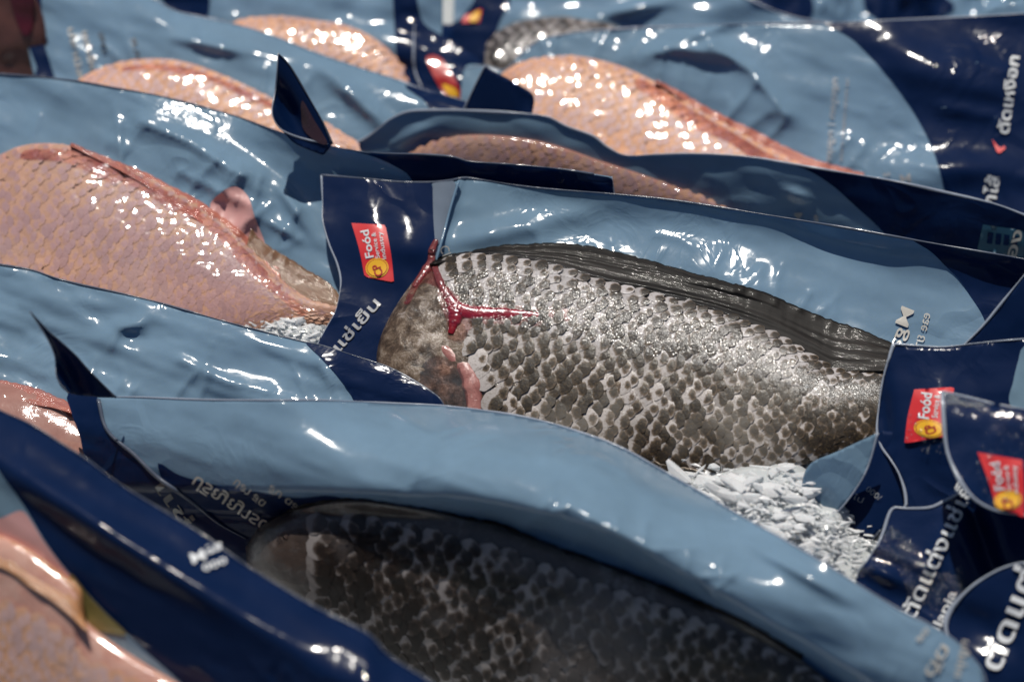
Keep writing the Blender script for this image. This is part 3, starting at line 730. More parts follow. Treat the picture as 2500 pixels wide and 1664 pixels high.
cover("clear_window", fs, CLEAR, g, off=.002, seed=9)
for i, (a, b_, t) in enumerate((((165, 70), (190, 190), "ปลานิล"), ((200, 78), (222, 180), "แช่เย็น"), ((240, 80), (250, 130), "สด"), ((320, 95), (330, 140), "ก.ก"))):
    lettering(t, a, b_, 15, s, DIM if i > 1 else TAN, g, .001)

# ------------------------------------------------------------------ D: right pink fish
eD = [(1133, 168), (1185, 160), (1232, 172), (1259, 146), (1285, 118), (1336, 92), (1450, 75), (1700, 63), (1929, 57), (2013, 57), (2174, 50), (2340, 43), (2560, 30)]
s = Surf((1700, 200), 1.195, 59, 15, [rel_noise(0.00161, 230, 80, 15, 51), rel_bump(1700, 85, -20, 95, 17, .006), rel_bump(1720, 130, 8, 60, 14, .004), rel_crease([(1735, 112), (1830, 170), (1920, 280)], 26, .006), rel_crease([(1600, 130), (1735, 112)], 30, .006),
     rel_bump(2300, 180, 15, 200, 60, .008), rel_crease([(2340, 140), (2460, 175)], 12, .002), rel_crease([(2300, 262), (2430, 285)], 12, .002), rel_bump(2330, 410, 0, 120, 40, .006)]+rays([(1236, 176), (1355, 138), (1489, 153), (1700, 253), (1944, 367), (2109, 419)], 18, 120, .0018, 5, 9))
g = pouch(s, "upper right pouch of an orange pink fish, navy end with white letters and red tick", (1800, 350))
sheet("back_panel", eD+[(2560, 560, 1), (2300, 560), (1800, 480), (1300, 420, 1), (1120, 330, 1)], s, PALE, g, 9)
navyD = [(2010, 57, 1), (2078, 92), (2136, 149), (2182, 203), (2228, 268), (2266, 337), (2289, 398), (2306, 467), (2310, 560, 1), (2560, 600, 1), (2560, 30, 1), (2340, 44)]
patch("end_panel", navyD, s, NAVY, g, .0006, 14)
seal("edge_seal", eD, s, EDGE, g, .0006)
lettering("ตัดเหงือก", (2462, 328), (2489, 138), 27, s, WHITE, g, .0016, bold=.02)
lettering("ควักไส้", (2418, 560), (2442, 432), 30, s, WHITE, g, .0016, bold=.02)
patch("tick_mark", [(2422, 340, 1), (2436, 356), (2443, 361), (2452, 355), (2456, 362), (2441, 374, 1), (2434, 372), (2428, 356)], s, RED, g, .0016, 5, False)
lettering("แช่เย็น | นยไดอีน", (2018, 395), (2034, 190), 15, s, GREYI, g, .0012, bold=.012, mirror=True)
lettering("ลดหแล ถวนหยอยานแทนล สด", (2050, 393), (2066, 192), 9, s, GREYI, g, .0012, bold=.008, mirror=True)
lettering("M", (2196, 428), (2222, 424), 22, s, GREYI, g, .0012, mirror=True); lettering("ea", (2155, 424), (2174, 421), 12, s, GREYI, g, .0012, mirror=True)
f = fish_root(s, "bright orange pink tilapia with a red fin edge at upper right", (1700, 330), "red_tilapia")
cD = Coons([(1225, 185), (1262, 160), (1320, 142), (1400, 136), (1489, 153), (1565, 182), (1642, 224), (1700, 262), (1790, 312), (1890, 372), (2000, 420), (2110, 450)], [(1215, 215), (1300, 480), (1600, 560), (2120, 540)], [(1225, 185), (1215, 198), (1215, 215)], [(2110, 450), (2130, 490), (2120, 540)])
fs = fD = Fish(cD, s, .010, .0015, endl=.06); fDr = f; fs.body("body", PSKIN, f)
hidD = np.array([(1000, 270), (1259, 276), (1382, 308), (1450, 333), (1527, 379), (1700, 375), (1944, 402), (2174, 440), (2300, 470), (2300, 900), (1000, 900)])
scales(fs, f, PS, 33, 25, zs=.22, asp=.75, hide=[hidD], size=1.08)
fin("dorsal_fin", [(1600, 196), (1660, 222), (1740, 268), (1807, 300), (1868, 331), (1944, 369), (2002, 392), (2110, 421)], [(1600, 199), (1655, 236), (1730, 305), (1800, 350), (1868, 385), (1944, 410), (2002, 425), (2105, 455)], s, FINR, f, .0060, .0015)
cover("clear_window", fs, CLEAR, g, off=.002, seed=14, amp=.0008, cre=(rel_crease([(1425, 120), (1440, 150), (1432, 200), (1450, 240), (1490, 245)], 5, .0022), rel_crease([(1450, 150), (1485, 175), (1500, 225)], 6, .0025), rel_crease([(1640, 255), (1690, 215)], 5, .002), rel_crease([(1600, 235), (1640, 250)], 6, .0015)))

# folded corner by D (dark quadrilateral)
s = Surf((1220, 230), 1.158, 30, 25, [rel_bump(1290, 240, 80, 60, 20, -.004)])
g = pouch(s, "small dark folded film end standing up at top centre behind the blue bulging edge", (1220, 290), "pouch end", name="folded_pouch_end")
sheet("panel", [(1183, 161, 1), (1278, 214), (1303, 237), (1297, 290, 1), (1260, 380, 1), (1100, 340, 1)], s, DARK, g, 10, smooth_poly=True)
seal("edge_seal", [(1125, 285), (1150, 228), (1183, 161)], s, EDGE, g, .0007)

# ------------------------------------------------------------------ C: shaded pouch in the middle
eC = [(780, 352), (823, 358), (876, 346), (915, 321), (953, 291), (999, 272), (1068, 269), (1144, 270), (1259, 276), (1336, 285), (1382, 308), (1450, 333), (1481, 358), (1527, 379), (1604, 377), (1700, 375), (1830, 383), (1944, 402), (2059, 421), (2174, 440), (2289, 465), (2423, 496), (2500, 524), (2580, 560)]
s = Surf((1400, 420), 1.15, 18, 15, [rel_noise(0.00112, 200, 70, 12, 61), rel_bump(1010, 330, -25, 60, 18, .003), rel_bump(1945, 475, 20, 30, 12, .003)])
g = pouch(s, "shaded mid blue pouch with a wavy top edge behind the large black fish pouch", (1400, 520))
sheet("back_panel", eC+[(2580, 760, 1), (1600, 640, 1), (800, 520, 1)], s, PALE, g, 9)
patch("end_panel", [(1925, 398, 1), (1983, 421), (2040, 459), (2090, 505), (2155, 566), (2220, 660, 1), (2580, 760, 1), (2580, 562, 1)]+[(x, y+2) for x, y in eC[-2:-7:-1]], s, DARK, g, .0005, 13)
patch("code_label", [(2400, 548, 1), (2500, 563, 1), (2500, 630, 1), (2385, 612, 1)], s, TEALI, g, .0009, 12)
for k in range(4):
    patch("code_block", [(2412+k*20, 566+k*3, 1), (2426+k*20, 568+k*3, 1), (2422+k*20, 596+k*2, 1), (2409+k*20, 594+k*2, 1)], s, DARK, g, .0013, 12, False)
lettering("อง", (2478, 632), (2498, 565), 26, s, TAN, g, .0014, bold=.02); lettering("M", (1958, 519), (1960, 546), 20, s, TAN, g, .0012, mirror=True); lettering("eal", (1996, 524), (1998, 552), 15, s, TAN, g, .0012, mirror=True)
seal("edge_seal", eC, s, EDGE, g, .0006)
f = fish_root(s, "shaded brown pink fish behind the top edge of the large black fish pouch", (1400, 500), "red_tilapia")
c = Coons([(985, 395), (1018, 369), (1068, 344), (1125, 331), (1202, 330), (1297, 341), (1374, 360), (1450, 387), (1508, 406), (1565, 425), (1640, 452), (1720, 484), (1800, 530)], [(985, 440), (1100, 560), (1400, 640), (1800, 620)], [(985, 395), (975, 418), (985, 440)], [(1800, 530), (1815, 575), (1800, 620)])
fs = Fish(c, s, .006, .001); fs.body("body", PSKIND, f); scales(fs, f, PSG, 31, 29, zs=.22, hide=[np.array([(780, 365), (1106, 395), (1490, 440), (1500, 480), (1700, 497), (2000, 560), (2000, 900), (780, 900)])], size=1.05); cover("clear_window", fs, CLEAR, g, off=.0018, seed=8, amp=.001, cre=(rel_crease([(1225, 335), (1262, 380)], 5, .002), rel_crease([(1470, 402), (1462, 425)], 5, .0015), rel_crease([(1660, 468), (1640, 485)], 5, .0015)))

# ------------------------------------------------------------------ G: large pink fish at left
eG = [(-60, 176), (0, 181), (96, 188), (191, 199), (287, 216), (383, 233), (478, 256), (574, 283), (670, 318), (746, 341), (823, 360), (915, 373), (1030, 377), (1106, 383), (1144, 394), (1259, 402), (1355, 411), (1450, 425), (1495, 432, 1)]
s = Surf((400, 500), 1.125, 60, 15, [rel_noise(0.00136, 210, 70, 25, 71), rel_roll(eG[:11]+[(915, 373), (1500, 432)], -.014, 150, 2, (560, 760)), rel_crease([(350, 300), (470, 350), (560, 410), (600, 425)], 26, .005), rel_crease([(440, 420), (520, 460), (610, 500), (625, 530)], 20, .004), rel_bump(720, 510, 55, 60, 14, .004), rel_bump(690, 560, 30, 40, 10, .003), rel_bump(600, 430, 30, 200, 40, .004)]+rays([(38, 356), (172, 352), (344, 417), (497, 497), (640, 580), (800, 690)], 16, 130, .0016, 3, 9))
g = pouch(s, "large pale blue pouch with the big pink fish at left, long dark right end", (450, 800))
sheet("back_panel", eG+[(1502, 490, 1), (1480, 620, 1), (1000, 620), (856, 690), (824, 756, 1), (720, 778), (608, 790, 1), (540, 840, 1), (-80, 700, 1)], s, PALE, g, 9)
patch("end_panel", [(823, 361, 1), (900, 379), (960, 404), (1005, 439), (1030, 560, 1), (1480, 610, 1), (1500, 489, 1), (1494, 434, 1), (1450, 427), (1355, 413), (1259, 404), (1144, 396), (1106, 385), (1030, 379), (915, 375)], s, DARK, g, .0008, 13)
seal("edge_seal", eG[:-1], s, EDGED, g, .0006); seal("edge_seal", [(1494, 431), (1499, 470), (1502, 492)], s, EDGE, g, .0006)
patch("peach_ink_spot", [(513, 508), (540, 470), (575, 455), (606, 480), (622, 530), (648, 600), (640, 650), (590, 620)], s, PEACH, g, .0006, 10)
f = fish_root(s, "largest pink tilapia with a red back stripe, at left edge", (350, 760), "red_tilapia")
cG = Coons([(-260, 470), (-120, 410), (0, 378), (38, 360), (96, 350), (172, 356), (268, 392), (344, 424), (421, 466), (497, 512), (560, 560), (620, 620), (690, 690), (760, 735), (850, 760)], [(-260, 900), (0, 930), (300, 900), (620, 812), (720, 795), (850, 790)], [(-260, 470), (-290, 690), (-260, 900)], [(850, 760), (856, 775), (850, 790)])
fs = fG = Fish(cG, s, .011, .0015, endl=.1, tail=.35); fGr = f; fs.body("body", PSKIN, f)
hidG = np.array([(-50, 645), (0, 645), (77, 659), (191, 693), (383, 737), (574, 791), (746, 835), (900, 900), (900, 1200), (-50, 1200)])
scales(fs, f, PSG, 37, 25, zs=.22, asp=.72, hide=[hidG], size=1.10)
fin("dorsal_fin", [(172, 350), (268, 385), (344, 415), (421, 453), (497, 495), (560, 540), (620, 590), (680, 640)], [(172, 353), (262, 400), (336, 440), (408, 490), (480, 536), (545, 585), (612, 650), (690, 706)], s, FINR, f, .0070, .0015, nu=80)
fin("rear_fin", [(612, 556), (643, 590), (727, 642), (804, 691), (840, 730)], [(600, 610), (650, 680), (720, 725), (790, 752), (845, 762)], s, FINT, f, .0055, .0015, nu=60, nv=12)
cover("clear_window", fs, CLEARW if False else CLEAR, g, u0=.15, off=.0027, seed=19, amp=.0008)

def back_skin(fish, root, pts, dy, off=.0016):
    c = [(x, y+4) for x, y in pts]; b = [(x-dy*.25, y+dy*(.6+.5*((i*37) % 5)/5)) for i, (x, y) in enumerate(pts)]
    fish_patch("red_back_skin", c+b[::-1], off, REDBACK, root, fish, 12)
back_skin(fG, fGr, [(60, 362), (172, 362), (268, 398), (344, 428), (421, 470), (497, 516), (560, 566), (620, 626), (690, 694), (750, 734)], 42)
back_skin(fD, fDr, [(1560, 186), (1642, 232), (1700, 270), (1790, 320), (1890, 378), (2000, 424)], 40)
back_skin(fH, fHr, [(300, 160), (383, 152), (459, 162), (536, 188), (612, 222), (670, 250), (750, 286)], 22)

# folded corner of G / H
s = Surf((730, 250), 1.10, 35, -20, [rel_bump(700, 260, 60, 90, 22, -.006)])
g = pouch(s, "dark pointed folded corner of film standing up left of the bulging blue edge", (760, 340), "pouch corner", name="folded_pouch_corner")
sheet("panel", [(679, 130, 1), (708, 161), (758, 245), (788, 298), (812, 352, 1), (790, 380, 1), (720, 350), (689, 318), (670, 295), (664, 268), (673, 214)], s, NAVY, g, 8)
patch("painted_inner_reflection", [(738, 245), (765, 290), (800, 350), (776, 348), (742, 318), (735, 280)], s, film_mat("reflection_tint_film", (.06, .03, .04), .1, .3), g, .0006, 8)  # reddish reflection inside the fold, painted on as a tinted patch
seal("edge_seal", [(679, 130), (673, 214), (664, 268), (670, 295), (689, 318), (730, 336), (800, 352)], s, EDGE, g, .0006); seal("edge_seal", [(679, 130), (708, 161), (758, 245), (788, 298), (812, 352)], s, EDGED, g, .0006)

# ------------------------------------------------------------------ B: the black fish in focus
eB = [(785, 428, 1), (892, 436), (972, 444), (1057, 445), (1106, 440), (1133, 434), (1183, 440), (1259, 452), (1336, 461), (1489, 473), (1604, 484), (1700, 497), (1906, 530), (2059, 555), (2228, 585), (2365, 609), (2500, 632), (2580, 650, 1)]
LB = [(785, 428), (788, 497), (788, 538), (804, 596), (823, 642), (832, 680), (830, 714), (819, 760), (796, 802), (777, 837), (765, 870)]
s = Surf((1500, 850), 1.06, 63, 15, [rel_noise(0.00087, 260, 90, 14, 81), rel_crease([(1120, 440), (1098, 520), (1060, 640)], 14, .004), rel_bump(1240, 560, -12, 190, 30, .004), rel_crease([(1600, 570), (1660, 582), (1690, 600)], 9, .0011), rel_bump(1800, 690, 25, 160, 50, .003), rel_bump(930, 560, 60, 120, 60, .003), rel_roll(eB, -.007, 95, 2, (1000, 1500)), rel_roll(eB, -.006, 170, 2, (1800, 2200)), rel_bump(1010, 700, 75, 130, 45, -.004)]+rays([(1144, 612), (1374, 592), (1565, 628), (1868, 714), (2178, 837)], 16, 70, .0008, 7, 8))
g = pouch(s, "sharply focused pouch of the black fish with red logo panel on its navy left end", (1500, 1100))
Bpoly = eB+[(2580, 900, 1), (2300, 1000), (2150, 1050), (2000, 1110, 1), (1300, 1130, 1), (900, 1050, 1), (765, 880, 1)]+LB[::-1][1:-1]
sheet("back_panel", Bpoly, s, PALE, g, 9)
patch("end_panel", [(787, 430, 1), (892, 438), (972, 446), (1056, 447, 1), (1058, 530), (1064, 600), (1040, 640), (1000, 720), (950, 790), (925, 860), (925, 980, 1), (880, 1000, 1), (770, 880, 1)]+LB[::-1][1:-1], s, NAVY, g, .0005, 12)
patch("side_seal", [(1056, 447, 1), (1110, 443), (1100, 500), (1075, 590), (1064, 600), (1058, 530)], s, GREYF, g, .0007, 10)
patch("end_panel", [(2228, 587, 1), (2275, 616), (2308, 649), (2340, 680), (2365, 714), (2404, 779), (2440, 900, 1), (2580, 900, 1), (2580, 652, 1), (2500, 634), (2365, 611)], s, DARK, g, .0005, 12)
seal("edge_seal", eB, s, EDGED, g, .0006); seal("edge_seal", LB, s, EDGE, g, .0005)
seal("fold_line", [(1120, 442), (1102, 500), (1078, 590), (1058, 650), (1020, 690), (975, 745)], s, PALE, g, .0006, .0015)
food_logo([(858, 544), (941, 549), (962, 689), (890, 675)], s, g, .0010, .04)
lettering("แช่เย็น", (828, 860), (930, 742), 26, s, GREYI, g, .0012, bold=.016)
lettering("CILI", (1072, 605), (1088, 645), 24, s, TAN, g, .0030, bold=.0, mirror=False)
lettering("Mgal", (2232, 758), (2188, 868), 34, s, TAN, g, .0010, mirror=True, bold=.008)
lettering("eae ยาเ", (2272, 766), (2250, 860), 24, s, TAN, g, .0010, mirror=True, bold=.0)
f = fish_root(s, "dark scaled black tilapia in sharp focus with blood along its gill line", (1500, 1100), "black_tilapia")
cB = Coons([(1049, 640), (1110, 622), (1183, 611), (1278, 622), (1374, 642), (1489, 678), (1600, 704), (1753, 748), (1830, 778), (1906, 812), (1983, 862), (2040, 897), (2110, 905), (2200, 912)],
           [(990, 1040), (1200, 1090), (1400, 1125), (1600, 1155), (1750, 1155), (1900, 1140), (2050, 1112), (2200, 1065)],
           [(1049, 640), (1014, 680), (965, 749), (930, 820), (919, 883), (930, 960), (990, 1040)], [(2200, 912), (2212, 985), (2200, 1065)])
fB = Fish(cB, s, .011, .0015, endl=.08, endr=.12, tail=.7, pw=.42); fB.body("body", BSKIN, f, 170, 90, .0007)
gl = [(1068, 560), (1078, 680), (1108, 770), (1130, 860), (1168, 950), (1180, 1100)]
def headB(x, y, u, v):
    return x < np.interp(y, [q[1] for q in gl], [q[0] for q in gl])+12
hidB = np.array([(777, 837), (877, 871), (953, 898), (1010, 929), (1068, 967), (1083, 988), (1221, 1007), (1336, 1030), (1451, 1066), (1527, 1097), (1600, 1137), (1707, 1198), (1707, 1300), (700, 1300)])
nB = scales(fB, f, BS, 39, 41, zs=.50, skip=headB, hide=[hidB, np.array([(2160, 800), (2500, 800), (2500, 1300), (2155, 1300)])], size=1.16)
fin("dorsal_fin", [(1049, 634), (1144, 612), (1183, 603), (1259, 594), (1374, 592), (1451, 601), (1565, 628), (1700, 666), (1868, 712), (1983, 762), (2097, 800), (2178, 835), (2230, 865)],
    [(1049, 646), (1130, 628), (1183, 619), (1278, 632), (1374, 652), (1489, 690), (1600, 716), (1753, 760), (1906, 826), (1983, 874), (2040, 905), (2155, 905), (2230, 905)], s, FIN, f, .0072, .0012, nu=180, nv=24)
fin("belly_fin", [(1540, 1120), (1600, 1128), (1660, 1140), (1720, 1148)], [(1560, 1138), (1620, 1152), (1680, 1160), (1740, 1165)], s, skin_mat("pale_fin_skin", [(.3, (.18, .13, .09)), (.6, (.36, .3, .24)), (.8, (.5, .45, .4))], stripe=(3, 20)), f, .003, .009, 40, 8)
def ribbon_blob(name, line, rads, off, mat, parent, fish):
    c = resample(cr(line), 60); rr = np.interp(np.linspace(0, 1, 60), np.linspace(0, 1, len(rads)), rads)
    P = on_fish(fish, c, off); 
    for _ in range(3): P[1:-1] = (P[:-2]+P[1:-1]*2+P[2:])/4
    rr = rr*(1+.13*vnoise(np.arange(60)*.2, np.zeros(60), 5)); rr[0] *= .3; rr[-1] *= .3
    V, F = tube_mesh(P, rr*1.15, 10); V = np.array(V); C = np.repeat(P, 10, 0)
    V = V-.62*(((V-C)@fish.s.N)[:, None]*fish.s.N); return mesh_obj(name, V, F, mat, parent)
ribbon_blob("blood_streak", [(1083, 700), (1100, 733), (1122, 755), (1150, 763), (1183, 766), (1259, 766), (1300, 770), (1345, 778)], [.0014, .0024, .0034, .0032, .0026, .0022, .0018, .0010], .0006, BLOOD, f, fB)
ribbon_blob("blood_streak", [(1108, 745), (1112, 770), (1106, 795), (1100, 815)], [.003, .0034, .0022, .001], .0004, BLOOD, f, fB)
ribbon_blob("thin_blood_film", [(1066, 584), (1054, 612), (1053, 640), (1035, 665), (1010, 700)], [.0010, .0016, .0020, .0018, .001], .0022, BLOODP, f, fB)
ribbon_blob("thin_blood_film", [(1055, 630), (1068, 672), (1083, 707), (1095, 725)], [.0012, .0014, .0016, .0018], .0012, BLOODP, f, fB)
ribbon_blob("gill_fold", [(1060, 835), (1098, 862), (1134, 896), (1152, 935), (1158, 990), (1170, 1040)], [.0010, .0026, .0036, .0040, .0036, .002], -.0006, skin_mat("pink_gill", [(.3, (.22, .07, .06)), (.55, (.38, .16, .14)), (.8, (.45, .30, .26))], 90, 700, .6), f, fB)
fish_patch("blood_stain", [(1075, 690), (1110, 715), (1150, 740), (1250, 745), (1380, 752), (1400, 775), (1340, 795), (1200, 790), (1150, 800), (1130, 830), (1095, 825), (1090, 780), (1070, 730)], .0011, STAIN, f, fB)
fish_patch("blood_stain", [(1045, 640), (1060, 600), (1066, 660), (1070, 700), (1030, 690), (1000, 740), (985, 740), (1015, 680)], .0011, STAIN, f, fB)
fish_patch("breast_fin", [(1040, 880), (1075, 868), (1110, 885), (1135, 915), (1142, 960), (1135, 1010), (1080, 1010), (1035, 960), (1025, 915)], .0006, GILL, f, fB)
cover("clear_window", fB, CLEARW, g, u0=.0, u1=.97, v0=.0, v1=.36, off=.0026, nu=200, nv=60, seed=29, amp=.00035, cre=(rel_crease([(1305, 625), (1340, 660), (1352, 640)], 5, .0012), rel_crease([(1357, 650), (1350, 690)], 5, .0012), rel_crease([(1425, 650), (1440, 665)], 5, .001)))
_U, _V = np.meshgrid(np.linspace(0, 1, 130), np.linspace(0, 1, 80)); _q = fB.c.px(_U, _V); _hh = fB.hh(_U, _V).ravel(); _q = _q.reshape(-1, 2)
def hB(x, y): return float(_hh[np.argmin((_q[:, 0]-x)**2+(_q[:, 1]-y)**2)])
drops([(1080, 650), (1183, 620), (1374, 650), (1489, 690), (1560, 760), (1400, 850), (1200, 860), (1090, 800)], fB.s, f, 900, BEAD, .00012, .00045, .0022, 31, hB)
drops([(960, 760), (1050, 660), (1180, 640), (1600, 710), (1900, 830), (2100, 930), (2120, 1020), (1900, 1060), (1500, 1000), (1150, 930), (940, 880)], fB.s, f, 1500, BEAD, .00008, .0003, .0020, 32, hB)
# curled corner at the lower right of B with the ice lying in it
s2 = Surf((2060, 1180), 1.004, 34, 20, [rel_bump(2000, 1260, 50, 120, 45, -.004)])
sheet("curled_corner", [(2143, 1056, 1), (2048, 1100), (1975, 1135), (1955, 1200), (1950, 1270), (1960, 1298), (1983, 1306), (2006, 1294), (2040, 1255), (2078, 1209), (2117, 1144)], s2, PALE, g, 10)
seal("edge_seal", [(2143, 1056), (2117, 1144), (2078, 1209), (2040, 1255), (2006, 1294), (1983, 1306), (1960, 1298)], s2, EDGE, g, .0005)
r = random.Random(77)
# navy sheets beside the curl
s3 = Surf((2120, 1220), 1.010, 45, 30)
g = pouch(s3, "navy film tail with small white printing below the curled pale corner", (2110, 1300), "pouch end", name="pouch_tail")
sheet("panel", [(2150, 1050, 1), (2240, 1060, 1), (2250, 1260, 1), (2190, 1270), (2150, 1292), (2118, 1320, 1), (2075, 1285), (2036, 1260, 1), (2085, 1200)], s3, NAVY, g, 10)
lettering("000/", (2112, 1196), (2146, 1222), 15, s3, GREYI, g, .0012, bold=-.004); lettering("ไป", (2080, 1216), (2104, 1228), 14, s3, GREYI, g, .0012, bold=-.004)
seal("edge_seal", [(2036, 1260), (2075, 1285), (2118, 1320), (2150, 1292)], s3, EDGED, g, .0004)

# ------------------------------------------------------------------ K: right pouch with the red logo, and the sheet behind it
s = Surf((2450, 760), 1.015, 40, 15, [rel_noise(0.00062, 90, 90, 0, 5)])
g = pouch(s, "plain dark navy film sheet behind the upper red logo pouch at right", (2450, 830), "pouch end", name="pouch_tail")
sheet("panel", [(2580, 590, 1), (2500, 672), (2403, 791), (2345, 850), (2300, 900, 1), (2580, 900, 1)], s, NAVY, g, 12)
seal("edge_seal", [(2560, 608), (2500, 672), (2403, 791), (2345, 850)], s, EDGE, g, .0006)
LK = [(2182, 839), (2170, 875), (2155, 929), (2145, 997), (2141, 1051), (2152, 1090), (2172, 1118), (2193, 1152), (2208, 1194), (2212, 1229), (2205, 1245)]
s = Surf((2280, 1000), 1.007, 55, 20, [rel_noise(0.00099, 110, 90, 0, 15), rel_bump(2300, 1050, 80, 120, 60, .005), rel_bump(2150, 1000, 85, 130, 26, -.005)])
g = pouch(s, "navy pouch end with the half hidden red logo, right of the black fish", (2280, 1150))
sheet("end_panel", [(2182, 839, 1), (2250, 844), (2308, 846), (2403, 835), (2580, 820, 1), (2580, 1300, 1), (2300, 1320), (2215, 1260, 1)]+LK[::-1][1:-1], s, NAVY, g, 12)
patch("back_panel", [(2500, 845), (2486, 880), (2474, 930), (2468, 990), (2580, 1060, 1), (2580, 830, 1)], s, PALE, g, .001, 12)
seal("edge_seal", LK, s, EDGE, g, .0008); seal("edge_seal", [(2182, 839), (2250, 844), (2308, 846), (2403, 835), (2560, 822)], s, EDGE, g, .0005)
food_logo([(2232, 950), (2330, 944), (2322, 1062), (2208, 1082)], s, g, .0016, -.04)
drops([(2230, 950), (2320, 950), (2310, 1110), (2210, 1100)], s, g, 60, BEAD, .0003, .0008, .002, 4)

# ------------------------------------------------------------------ M: the lettered navy pouch
s = Surf((2250, 1350), .982, 58, 20, [rel_noise(0.00099, 90, 120, 30, 25), rel_crease([(2130, 1330), (2270, 1390), (2330, 1260)], 22, .004), rel_bump(2160, 1400, 25, 70, 22, .005), rel_bump(2390, 1300, 70, 160, 30, -.01)])
g = pouch(s, "beaded navy pouch with big white lettering at lower right", (2250, 1450))
Mp = [(2182, 1238, 1), (2208, 1240), (2270, 1238), (2308, 1221), (2350, 1195), (2420, 1190, 1), (2560, 1220, 1), (2560, 1560, 1), (2400, 1640, 1), (2150, 1560, 1), (2088, 1440, 1), (2097, 1393), (2136, 1340), (2155, 1301), (2170, 1258)]
sheet("end_panel", Mp, s, NAVYW, g, 11)
seal("edge_seal", [(2090, 1416), (2097, 1393), (2136, 1340), (2155, 1301), (2170, 1255), (2182, 1238), (2208, 1240), (2270, 1238), (2308, 1221), (2350, 1198)], s, EDGE, g, .0006)
lettering("ตัดแต่งแช่เย็น", (2232, 1512), (2398, 1150), 37, s, WHITE, g, .0014, bold=.016)
lettering("Tilapia", (2280, 1570), (2336, 1446), 24, s, WHITE, g, .0014, bold=.012)
drops([(2095, 1410), (2140, 1325), (2170, 1280), (2230, 1320), (2290, 1400), (2350, 1380), (2350, 1470), (2300, 1500), (2220, 1460), (2190, 1380), (2150, 1390)], s, g, 900, BEAD, .00018, .00055, .0006, 9)

# ------------------------------------------------------------------ L: front-right logo pouch
LL = [(2300, 957), (2302, 997), (2308, 1074), (2319, 1121), (2350, 1183), (2384, 1221), (2434, 1246), (2500, 1256), (2580, 1252)]
s = Surf((2420, 1100), .958, 56, 15, [rel_noise(0.00087, 100, 90, 0, 35), rel_roll([(2300, 955), (2600, 1010)], .003, 60), rel_bump(2360, 1200, 45, 90, 25, .003)])
g = pouch(s, "wet navy pouch end with the bright red logo cut off by the right edge", (2420, 1240))
sheet("end_panel", [(2300, 955, 1), (2350, 966), (2427, 984, 1), (2429, 994, 1), (2440, 996, 1), (2442, 987, 1), (2500, 997), (2580, 1010, 1)]+LL[::-1][:-1], s, NAVYW, g, 10)
seal("edge_seal", LL, s, EDGE, g, .0009); seal("edge_seal", [(2300, 955), (2350, 966), (2427, 985)], s, EDGE, g, .0005); seal("edge_seal", [(2441, 988), (2500, 998), (2580, 1011)], s, EDGE, g, .0005)
food_logo([(2386, 1103), (2496, 1122), (2500, 1262), (2432, 1236)], s, g, .0010, .03)
drops([(2305, 958), (2420, 985), (2400, 1010), (2370, 990), (2310, 985)], s, g, 160, BEAD, .0003, .0008, .0004, 5)
drops([(2430, 995), (2500, 1000), (2500, 1250), (2400, 1230), (2380, 1120)], s, g, 150, BEAD, .0002, .0008, .0014, 6)

# ------------------------------------------------------------------ N: bottom-right lettered pouch
LN = [(2580, 1366), (2500, 1372), (2442, 1388), (2384, 1422), (2346, 1456), (2319, 1491), (2308, 1525), (2318, 1560), (2350, 1620), (2380, 1700)]
s = Surf((2430, 1500), .957, 50, 20, [rel_noise(0.00087, 110, 90, 0, 45), rel_bump(2400, 1530, 30, 90, 50, -.004)])
g = pouch(s, "blurred navy pouch with huge white letters in the bottom right corner", (2430, 1640))
sheet("end_panel", [(2580, 1366, 1)]+LN[1:-1]+[(2380, 1720, 1), (2600, 1720, 1)], s, NAVY, g, 11)
seal("edge_seal", LN, s, EDGE, g, .0011)
lettering("ตัดแต่ง", (2440, 1640), (2560, 1340), 52, s, WHITE, g, .0012, bold=.022)

# ------------------------------------------------------------------ F: left pouch
eF = [(-60, 640), (0, 646), (77, 659), (134, 678), (191, 693), (287, 714), (383, 737), (478, 764), (574, 791), (689, 821), (746, 835), (784, 842), (900, 879), (953, 898), (1010, 929), (1068, 967), (1083, 988), (1110, 1040)]
s = Surf((500, 850), 1.058, 60, 15, [rel_noise(0.00174, 190, 60, 18, 91), rel_bump(300, 800, -20, 70, 22, .003), rel_crease([(270, 850), (290, 800), (345, 790)], 12, .0016), rel_crease([(440, 880), (540, 925), (650, 960)], 18, .0022)]+rays([(100, 1000), (400, 990), (700, 985), (860, 985)], 12, 150, .0014, 8, 9, 50))
g = pouch(s, "pale blue crinkled pouch below the big pink fish at left, navy at its right tip", (400, 980))
sheet("back_panel", eF+[(1100, 1100, 1), (800, 1140), (400, 1100), (100, 1200, 1), (-60, 1150, 1)], s, PALE, g, 9)
patch("end_panel", [(746, 836, 1), (804, 894), (842, 940), (865, 982), (880, 1110, 1), (1090, 1100, 1), (1108, 1040), (1083, 989), (1068, 968), (1010, 931), (953, 900), (900, 881), (800, 848)], s, NAVY, g, .0006, 12)
seal("edge_seal", eF, s, EDGED, g, .0006)
f = fish_root(s, "sliver of a red fish low in the pouch at the left edge", (60, 1000), "red_tilapia")
c = Coons([(-80, 915), (0, 928), (77, 944), (153, 976), (200, 1010), (240, 1060)], [(-80, 1200), (60, 1200), (240, 1150)], [(-80, 915), (-90, 1060), (-80, 1200)], [(240, 1060), (248, 1110), (240, 1150)])
fs = Fish(c, s, .010, .0012); fs.body("body", PSKIND, f, 60, 40)
fin("dorsal_fin", [(-60, 918), (0, 926), (77, 942), (153, 972), (210, 1010)], [(-60, 960), (0, 968), (77, 985), (153, 1000), (215, 1025)], s, FINR, f, .009, .003, 50, 10)
cover("clear_window", fs, CLEAR, g, off=.002, seed=33, nu=60, nv=40)

